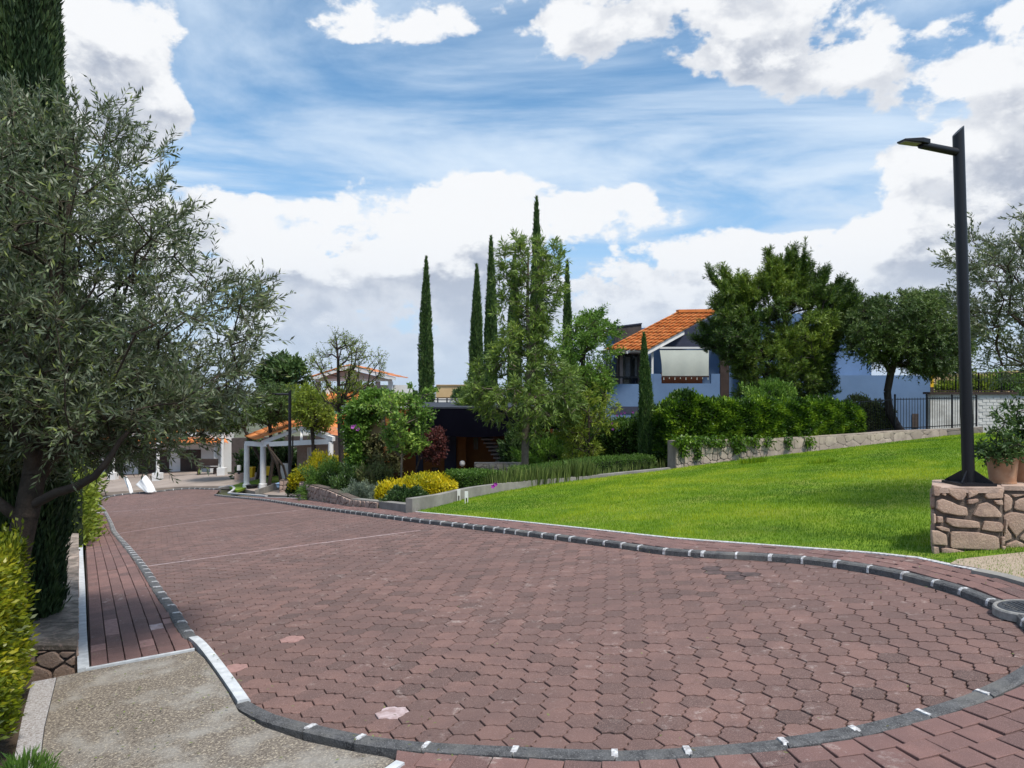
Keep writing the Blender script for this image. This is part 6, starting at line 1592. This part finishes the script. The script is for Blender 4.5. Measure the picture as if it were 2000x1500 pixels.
# ---- trees behind the portico
Yd = 47.; db = g_at(548, Yd); T_ = targets([(503, 735), (520, 715), (545, 698), (570, 700), (596, 715), (598, 750), (560, 770), (520, 765)], Yd, 1.5, 120, r9, 22, clump=(9., .7))
tree('dark_tree', 'dark green broad-leaved tree far left behind the yellow-green trees', 'tree', db, [db, at(548, 830, Yd), at(548, 760, Yd)], T_, 'darkleaf', 'barkd', .16, .02, 6, .5, 8, .32, .15, 102, ang=1., tint=(.1, .9, .5, .6))
for k, (px, Y_, poly, m, sd, lab) in enumerate([(525, 33., [(490, 800), (505, 765), (540, 755), (570, 765), (575, 800), (555, 825), (510, 828), (488, 815)], 'mesq', 103, 'airy grey-green tree between the white columns of the portico'), (607, 30., [(578, 780), (600, 760), (625, 775), (645, 800), (642, 830), (610, 840), (585, 825)], 'yellowgreen', 104, 'yellow-green tree right of the distant lamp post'),
                                              (502, 37.5, [(400, 790), (440, 765), (480, 770), (500, 800), (492, 825), (450, 840), (405, 845)], 'mesq', 105, 'grey-green tree at the left end of the portico, behind the olive twigs'), (560, 42., [(520, 800), (545, 765), (585, 760), (600, 790), (590, 830), (540, 830)], 'yellowgreen', 106, 'yellowish tree in front of the dark tree at the far left')]):
    b_ = g_at(px, Y_); T_ = targets(poly, Y_, 1.2, 150, r9, 20, clump=(10., .6)); cxp = np.mean([p[0] for p in poly]); cyp = np.mean([p[1] for p in poly])
    tree('yard_tree', lab, 'tree', b_, [b_, at(px + 8, 900, Y_), at((px + cxp) / 2, (cyp + 870) / 2, Y_), at(cxp, cyp, Y_)], T_, m, 'bark', .085, .012, 5, .42, 10, .16, .05, sd, ang=.9, tint=(.1, .95, .8, .6), twigmat='bark', twigr=.006)
for k, (px, Yt) in enumerate(((548, 32.), (545, 29.5))): pass
# ---- plaza beyond the road end
PLZ = [(162, 968), (200, 962), (260, 958), (340, 951), (430, 949), (462, 950), (500, 960), (520, 966), (585, 969), (590, 940), (470, 925), (300, 918), (100, 918), (60, 960)]
pz_ = sheet('plaza', xy(PLZ, .06), .06, 1.2, 'plaza', skirt=.15); tag(pz_, kind='structure')
strip('white_kerb', smoothline(xy([(428, 952), (445, 949), (457, 953), (452, 960), (447, 963), (470, 965), (520, 969)], .1), .4), .10, .10, 'paint_worn', pz_, .03)
gp2 = sheet('grass_patch', xy([(448, 950), (470, 943), (520, 933), (552, 928), (556, 938), (520, 942), (480, 952), (462, 958)], .12), .12, .6, 'lawn', skirt=.1); tag(gp2, kind='structure')
rp_ = thing('ramp_wall', 'low grey wall edging the ramp beside the second portico column', 'wall', gp(540, 955, .1)); a0 = gp(498, 966, .1); a1 = gp(556, 948, .1)
B().prism([(a0[0], a0[1]), (a1[0], a1[1]), (a1[0] + .05, a1[1] + .3), (a0[0] + .05, a0[1] + .3)], [a0[2] - .2, a1[2] - .2, a1[2] - .2, a0[2] - .2], [at(498, 957, a0[1])[2], at(556, 938, a1[1])[2], at(556, 938, a1[1])[2], at(498, 957, a0[1])[2]]).build('wall_body', 'concrete', rp_)
pd = thing('lamp_pedestal', 'small pink stone pedestal under the distant lamp post', 'pedestal', l2b); sz = .62
B().prism([(l2b[0] - sz / 2, l2b[1] - sz / 2), (l2b[0] + sz / 2, l2b[1] - sz / 2), (l2b[0] + sz / 2, l2b[1] + sz / 2), (l2b[0] - sz / 2, l2b[1] + sz / 2)], g_at(566, l2b[1])[2] - .1, l2b[2] - .003).build('core', 'pmortar', pd)
hh_ = l2b[2] - g_at(566, l2b[1])[2]; stones('stone', (l2b[0] - sz / 2, l2b[1] - sz / 2 - .002, l2b[2] - hh_), (1, 0, 0), (0, 0, 1), sz, hh_ - .03, .22, 'pink', pd, rs, proud=.02)
# ---- portico
po = thing('portico', 'white columned portico with an orange tiled gable roof beyond the road end', 'portico', g_at(560, 33))
Yp_ = 32.
def col(px, ytop, Y_, r, base=True, nm='column'):
    t_ = at(px, ytop, Y_); g_ = g_at(px, Y_); B().lathe((t_[0], t_[1], g_[2]), [(r * 1.35, 0), (r * 1.35, .25), (r, .28), (r * .95, (t_[2] - g_[2]) * .6), (r * .88, t_[2] - g_[2])], 18).build(nm, 'white', po, True)
col(482, 866, 33.5, .125); col(514, 868, 33., .135); col(604, 874, 36, .10); col(646, 864, 29.0, .11)
AP_ = at(590, 836, 32.5); LEv = at(514, 864, 33.); REv = at(653, 857, 29.)
beam('gable_beam', LEv + [0, -.1, 0], AP_ + [0, -.1, 0], .12, .16, 'white', po); beam('gable_beam', AP_ + [0, -.1, 0], REv + [0, -.1, 0], .12, .16, 'white', po)
beam('tie_beam', at(514, 868, 33.) , at(648, 862, 29.2), .14, .2, 'white', po); beam('side_beam', at(480, 866, 33.5), at(516, 868, 33.), .14, .2, 'white', po); beam('king_post', at(588, 866, 31.4), at(590, 838, 32.4), .1, .1, 'white', po)
LB, AB, RB = at(478, 853, 38.), at(566, 824, 38.), at(632, 838, 38.)
tileroof('roof_tiles', LEv + [-.25, -.3, .1], LB, AB + [0, 0, .12], AP_ + [0, -.3, .12], 'tile', po, .26, .42); tileroof('roof_tiles', RB + [.6, 0, 0], REv + [.25, -.3, .12], AP_ + [0, -.3, .12], AB + [0, 0, .12], 'tiledark', po, .26, .42)
slab('stone_wall', [(580, 960), (648, 960), (648, 868), (580, 868)], 37.5, .4, 'pink', po); slab('white_panel', rect(548, 905, 568, 935), 36, .1, 'white', po)
slab('low_stone_wall', [(458, 948), (508, 948), (508, 924), (458, 924)], 37.8, .4, 'pink', po)
for lab, x, y0, y1, m, nm in (('yellow bin behind the first portico column', 488, 912, 932, 'yellow', 'bin'), ('yellow bin behind the second portico column', 523, 911, 928, 'yellow', 'bin'), ('small pale blue bin beside the lamp pedestal', 552, 943, 951, 'bluebin', 'bin'), ('small black box beside the foot of the first column', 492, 947, 953, 'black', 'box')):
    Y_ = 36. if m == 'yellow' else (29.5 if m == 'bluebin' else 33.2); p = at(x, y1, Y_); h = (y1 - y0) / F * Y_; t = thing('waste_bin' if nm == 'bin' else 'black_box', lab, nm, p)
    B().hull2([(p[0] + a * .17, p[1] + b_ * .17, p[2]) for a, b_ in ((-1, -1), (1, -1), (1, 1), (-1, 1))], [(p[0] + a * .2, p[1] + b_ * .2, p[2] + h * .9) for a, b_ in ((-1, -1), (1, -1), (1, 1), (-1, 1))]).build('bin_body' if nm == 'bin' else 'box_body', m, t)
    B().box((p[0], p[1], p[2] + h * .94), (.44, .44, h * .07)).build('lid', m, t)
mb_ = thing('meter_post', 'small white meter box on a dark post left of the portico', 'meter box', at(466, 925, 37)); slab('meter_box', rect(463, 909, 469, 919), 37, .12, 'white', mb_); slab('post', rect(464, 919.2, 468, 926), 37.03, .06, 'black', mb_)
yw = thing('yard_wall', 'brown stone yard wall behind the portico, shade put into its dark colour', 'wall', g_at(550, 41)); slab('wall_body', [(452, 960), (665, 960), (665, 850), (452, 856)], 41., .4, 'stonefr', yw)  # dark background: the brown tone stands in for shade behind the columns
for k, (px, w, h, sd) in enumerate([(500, 60, 52, 120), (550, 60, 60, 121), (612, 50, 46, 122)]): shrub('shrub', ['dark shrub in the yard behind the first two portico columns', 'dark shrub in the yard behind the leaning trunks', 'dark shrub in the yard right of the distant lamp post'][k], 'shrub', px, 925, 39., w, h, .9, 'darkleaf', 3500, .22, .09, sd, lump=.3)
# ---- white house on the far left, behind the olive
lh = thing('white_house', 'low white house with a tiled eave far left, mostly hidden by the olive tree', 'house', g_at(300, 46))
wallbox('front_wall', 60, 452, 846, 45, .4, 'white', lh)
tileroof('roof_tiles', at(40, 866, 43.5), at(446, 866, 43.5), at(430, 838, 48), at(60, 838, 48), 'tile', lh, .3, .45)
for a, c in ((205, 240), (270, 330), (352, 392)): slab('dark_opening', rect(a, 878, c, 932), 44.96, .03, 'brown', lh)
slab('low_window', rect(417, 908, 430, 918), 44.95, .04, 'glass', lh)
for px, Y_, lab in ((435, 41., ''), (421, 44., ''), (309, 40., ''), (222, 42., '')):
    g_ = g_at(px, Y_); B().box((g_[0], g_[1], g_[2] + .22), (.42, .42, .5)).build('plinth', 'white', lh); B().tube([g_ + [0, 0, .47], g_ + [0, 0, 2.35]], [.09, .08], 14).build('column', 'white', lh, True)
beam('porch_beam', g_at(222, 42) + [0, 0, 2.42], g_at(435, 41) + [0, 0, 2.42], .16, .2, 'white', lh)
# white canvas sheets at the road end
def canvas(pts, Y_, lab, th_=.02):
    t = thing('canvas_sheet', lab, 'canvas sheet', at(pts[0][0], pts[0][1], Y_), 'white canvas sheets'); n = len(pts) // 2; V = []
    for (a, c) in zip(pts[:n], pts[n:][::-1]):
        p, q = at(a[0], a[1], Y_), at(c[0], c[1], Y_ - .2)
        for s in np.linspace(0, 1, 7): w = p + (q - p) * s; w[1] += .10 * math.sin(s * 9) + .05 * math.sin(s * 21); V.append(w)
    i, j = np.meshgrid(np.arange(n - 1), np.arange(6), indexing='ij'); o = link('sheet', npmesh('sheet', np.array(V), np.stack([i * 7 + j, i * 7 + j + 1, (i + 1) * 7 + j + 1, (i + 1) * 7 + j], -1).reshape(-1, 4), smooth=True), 'canvas', t)
    m_ = o.modifiers.new('thickness', 'SOLIDIFY'); m_.thickness = .03
def canvas2(c4, Y_, lab):
    t = thing('canvas_sheet', lab, 'canvas sheet', at(c4[2][0], c4[2][1], Y_), 'white canvas sheets'); n = 12; V = []
    for a in np.linspace(0, 1, n):
        for b_ in np.linspace(0, 1, n):
            p = (np.array(c4[0]) * (1 - a) + np.array(c4[1]) * a) * (1 - b_) + (np.array(c4[3]) * (1 - a) + np.array(c4[2]) * a) * b_
            q = at(p[0] + 3 * math.sin(math.pi * b_) * (a - .3), p[1], Y_ - .5 * b_); q[1] += .05 * math.sin(a * 7 + b_ * 2) + .012 * math.sin(a * 19); V.append(q)
    i, j = np.meshgrid(np.arange(n - 1), np.arange(n - 1), indexing='ij'); o = link('sheet', npmesh('sheet', np.array(V), np.stack([i * n + j, i * n + j + 1, (i + 1) * n + j + 1, (i + 1) * n + j], -1).reshape(-1, 4), smooth=True), 'canvas', t)
    m_ = o.modifiers.new('thickness', 'SOLIDIFY'); m_.thickness = .03
canvas2([(265, 946), (284, 928), (304, 961), (284, 962)], 34.3, 'larger white canvas sheet lying against the kerb at the far end of the road')
canvas2([(242, 932), (246, 930), (259, 963), (253, 964)], 34.8, 'narrow white canvas sheet left of the larger one at the road end')
rl = thing('low_post', 'thin dark post on the pale plaza at the far left', 'post', gp(207, 968, .06)); q = gp(207, 967, .06); B().tube([q, q + np.array([-.12, 0, .42])], [.022, .022], 6).build('post', 'black', rl)
bq = at(405, 925, 42); bn = thing('garden_bench', 'dark garden bench on the plaza before the white house', 'bench', bq)
g_ = g_at(405, 42.); B().box((g_[0], g_[1], g_[2] + .45), (1.1, .4, .06)).build('seat', 'brown', bn); B().box((g_[0], g_[1] + .2, g_[2] + .72), (1.1, .05, .4)).build('backrest', 'brown', bn)
for s in (-.45, .45): B().box((g_[0] + s, g_[1], g_[2] + .2), (.06, .36, .4)).build('leg', 'brown', bn)

# ---- white house with tiled roof behind the bare tree
wh = thing('white_house', 'white two level house with tiled gable roof and balcony behind the bare tree', 'house', g_at(690, 55)); YW = 54.
apx = at(683, 713, YW); le = at(608, 737, YW); re = at(774, 736, YW)
slab('gable_wall', [(618, 760), (618, 741), (683, 722), (760, 741), (760, 742), (618, 742.5)][1:5], YW + .6, .3, 'white', wh)
bk = np.array([0, 6., 0]); tileroof('roof_tiles', le + [0, -.4, 0], le + bk, apx + bk, apx + [0, -.4, 0], 'tile', wh, .3, .5); tileroof('roof_tiles', re + bk, re + [0, -.4, 0], apx + [0, -.4, 0], apx + bk, 'tiledark', wh, .3, .5)
beam('barge_board', le + [0, -.3, -.15], apx + [0, -.3, -.15], .12, .22, 'white', wh); beam('barge_board', apx + [0, -.3, -.15], re + [0, -.3, -.15], .12, .22, 'white', wh)
slab('lintel', rect(616, 740.5, 765, 744.5), YW + .1, .3, 'white', wh)
for x in (620, 640, 737, 762): slab('pillar', rect(x - 4, 744.8, x + 4, 800), YW + .1, .4, 'stonefr2' if x in (620, 737) else 'white', wh)
slab('back_wall', rect(690, 752, 791, 830), YW + 1.2, .4, 'white', wh); slab('terrace_wall', rect(590, 795, 700, 850), YW - 3.2, .3, 'white', wh)
slab('side_wall', rect(745, 752, 791.5, 840), YW + 1.0, 4, 'white', wh)
slab('green_band', rect(628, 803, 700, 818), YW - 3.4, .15, 'green', wh)
tileroof('roof_tiles', at(624, 790, YW - 2), at(716, 790, YW - 2), at(706, 765, YW + .8), at(628, 765, YW + .8), 'tile', wh, .3, .5)
tileroof('roof_tiles', at(640, 836, YW - 7), at(706, 836, YW - 7), at(700, 810, YW - 4), at(655, 810, YW - 4), 'tile', wh, .3, .5)
for k in range(16): q0 = at(652 + k * 3.4, 801, YW - 3.3); q1 = at(652 + k * 3.4, 788, YW - 3.3); B().tube([q0, q1], [.03, .03], 4).build('balcony_bar', 'black', wh)
beam('balcony_rail', at(650, 787.5, YW - 3.3), at(706, 787.5, YW - 3.3), .08, .06, 'white', wh)
for y in (834, 842, 850): slab('stair_edge', rect(667, y, 682, y + 4), YW - 9, .3, 'white', wh)
for x, y in ((611, 760), (797, 770)):
    Yd_ = 56 if x < 700 else 75; t = thing('satellite_dish', 'white satellite dish at the left corner of the white house' if x < 700 else 'white satellite dish on a far roof between the white house and the lone cypress', 'satellite dish', at(x, y, Yd_)); q = at(x, y, Yd_); r = 5 / F * Yd_
    b = B(); n = 16; b.add([(q[0], q[1] + r * .3, q[2])] + [(q[0] + r * math.cos(2 * math.pi * k / n), q[1], q[2] + r * math.sin(2 * math.pi * k / n)) for k in range(n)], [(0, 1 + k, 1 + (k + 1) % n) for k in range(n)]); b.build('dish', 'white', t)
    B().tube([q + [0, r * .3, 0], q + [0, r * .3, -r * 3]], [.04, .04], 6).build('mast', 'black', t); B().tube([q + [0, .1, -r], q + [0, -r * .6, 0]], [.03, .05], 6).build('receiver_arm', 'black', t)
# beige box house and far things
bh = thing('beige_house', 'plain beige boxy house top behind the canopy roof', 'house', g_at(880, 62)); slab('wall_block', rect(852, 752, 930, 830), 62., 6, 'beige', bh); slab('parapet_edge', rect(851.5, 751.2, 930.5, 752.6), 61.9, 6.2, 'sandw', bh)
wb = thing('far_house', 'low white far house between the lone cypress and the beige house', 'house', g_at(870, 58)); slab('wall_block', rect(838, 779, 912, 840), 58., 3, 'white', wb)
for k, (px, w, h, m, sd, Y_) in enumerate([(803, 22, 12, 'darkleaf', 111, 90), (900, 24, 14, 'darkleaf', 112, 60), (1160, 60, 60, 'darkleaf', 113, 50), (1850, 60, 10, 'darkleaf', 114, 60), (700, 80, 30, 'mesq', 115, 80)]):
    shrub('far_tree', ['small far tree just left of the lone cypress', 'rounded bush on the canopy roof edge', 'dark tree mass behind the ash tree', 'low far tree behind the upper railing', 'far tree behind the white house'][k], 'tree', px, 779 if k != 2 else 800, Y_, w, h, 1.5, m, 2600, .3, .14, sd, lump=.35)
for k, (px, Y_, pts, m) in enumerate([(560, 30, 0, 0)]): pass
# leaning grey trunks in the portico yard
for k, (a, c, Y_, r) in enumerate((((552, 945), (522, 868), 30.5, .09), ((566, 940), (530, 880), 29.5, .06), ((560, 935), (572, 850), 30., .045))):
    t = thing('tree_trunk', ['thick leaning grey trunk behind the second portico column', 'thin trunk leaning across the portico beside the lamp', 'slender upright trunk right of the distant lamp post'][k], 'tree trunk', at(a[0], a[1], Y_)); m_ = at((a[0] + c[0]) / 2 + 5, (a[1] + c[1]) / 2, Y_)
    g_ = at(a[0], a[1] + 14, Y_); B().tube([g_, m_, at(c[0], c[1], Y_)], [r, r * .8, r * .55], 10).build('trunk', 'bark', t, True)
# ---- far hills
hp_ = []
n = 220; xs = np.linspace(-26000, 26000, n); V = []
for i, x in enumerate(xs):
    h = 150 + 260 * (.5 + .5 * math.sin(x / 5200 + 1.2)) * (.6 + .4 * math.sin(x / 1900)) + 60 * math.sin(x / 830) + 25 * math.sin(x / 310)
    for k, (dy, f) in enumerate(((-2500, -.3), (0, .45), (1500, .85), (3000, 1.), (7000, .2))): V.append((x, 21000 + dy + 900 * math.sin(x / 4000), -150 + max(h, 20) * f * 1.1))
i, j = np.meshgrid(np.arange(n - 1), np.arange(4), indexing='ij'); hl = link('hills', npmesh('hills', np.array(V), np.stack([i * 5 + j, (i + 1) * 5 + j, (i + 1) * 5 + j + 1, i * 5 + j + 1], -1).reshape(-1, 4), smooth=True), 'hill'); tag(hl, kind='structure')
# ---- the air between here and the far plain
hzb = B(); hzb.box((0, 8000, 250), (66000, 50000, 1100)); hzo = link('haze', hzb.mesh('haze')); hm = bpy.data.materials.new('haze'); hm.use_nodes = True; nt = hm.node_tree; nt.nodes.clear()
vo = nt.nodes.new('ShaderNodeVolumePrincipled'); vo.inputs['Density'].default_value = 3.0e-5; vo.inputs['Color'].default_value = (.80, .90, 1., 1); ou = nt.nodes.new('ShaderNodeOutputMaterial'); nt.links.new(vo.outputs[0], ou.inputs['Volume'])
hzo.data.materials.append(hm); tag(hzo, kind='stuff')
# ---- small fallen leaves and crumbs on the paving
rf = np.random.default_rng(301); c = []
for px, py, sx, sy, n in ((420, 1330, 60, 60, 40), (300, 1180, 60, 70, 50), (900, 1440, 300, 30, 30), (1700, 1150, 200, 30, 30), (1100, 1250, 500, 120, 50), (250, 1400, 120, 60, 50), (1500, 1075, 300, 10, 40)):
    for k in range(n):
        x, y = px + rf.normal() * sx, py + rf.normal() * sy
        if 20 < x < 1990 and 990 < y < 1495: q = gp(x, y, .1); c.append((q[0], q[1], q[2] + .012))
c = np.array(c); a = rf.uniform(0, 2 * np.pi, len(c)); D = np.stack([np.cos(a), np.sin(a), rf.uniform(-.05, .25, len(c))], 1)
fl_ = leafmesh('fallen_leaves', c, norm(D), .022, .010, 'dry', None, rf.random(len(c)), rf, roll=np.array([0, 0, 1.]) * 8); tag(fl_, kind='stuff')


# ================================================================== FINISH
settle()
bpy.context.view_layer.update()
for o, Mx in PAVOBJ:
    o.matrix_world = Mx
    if '_local' in o: del o['_local']
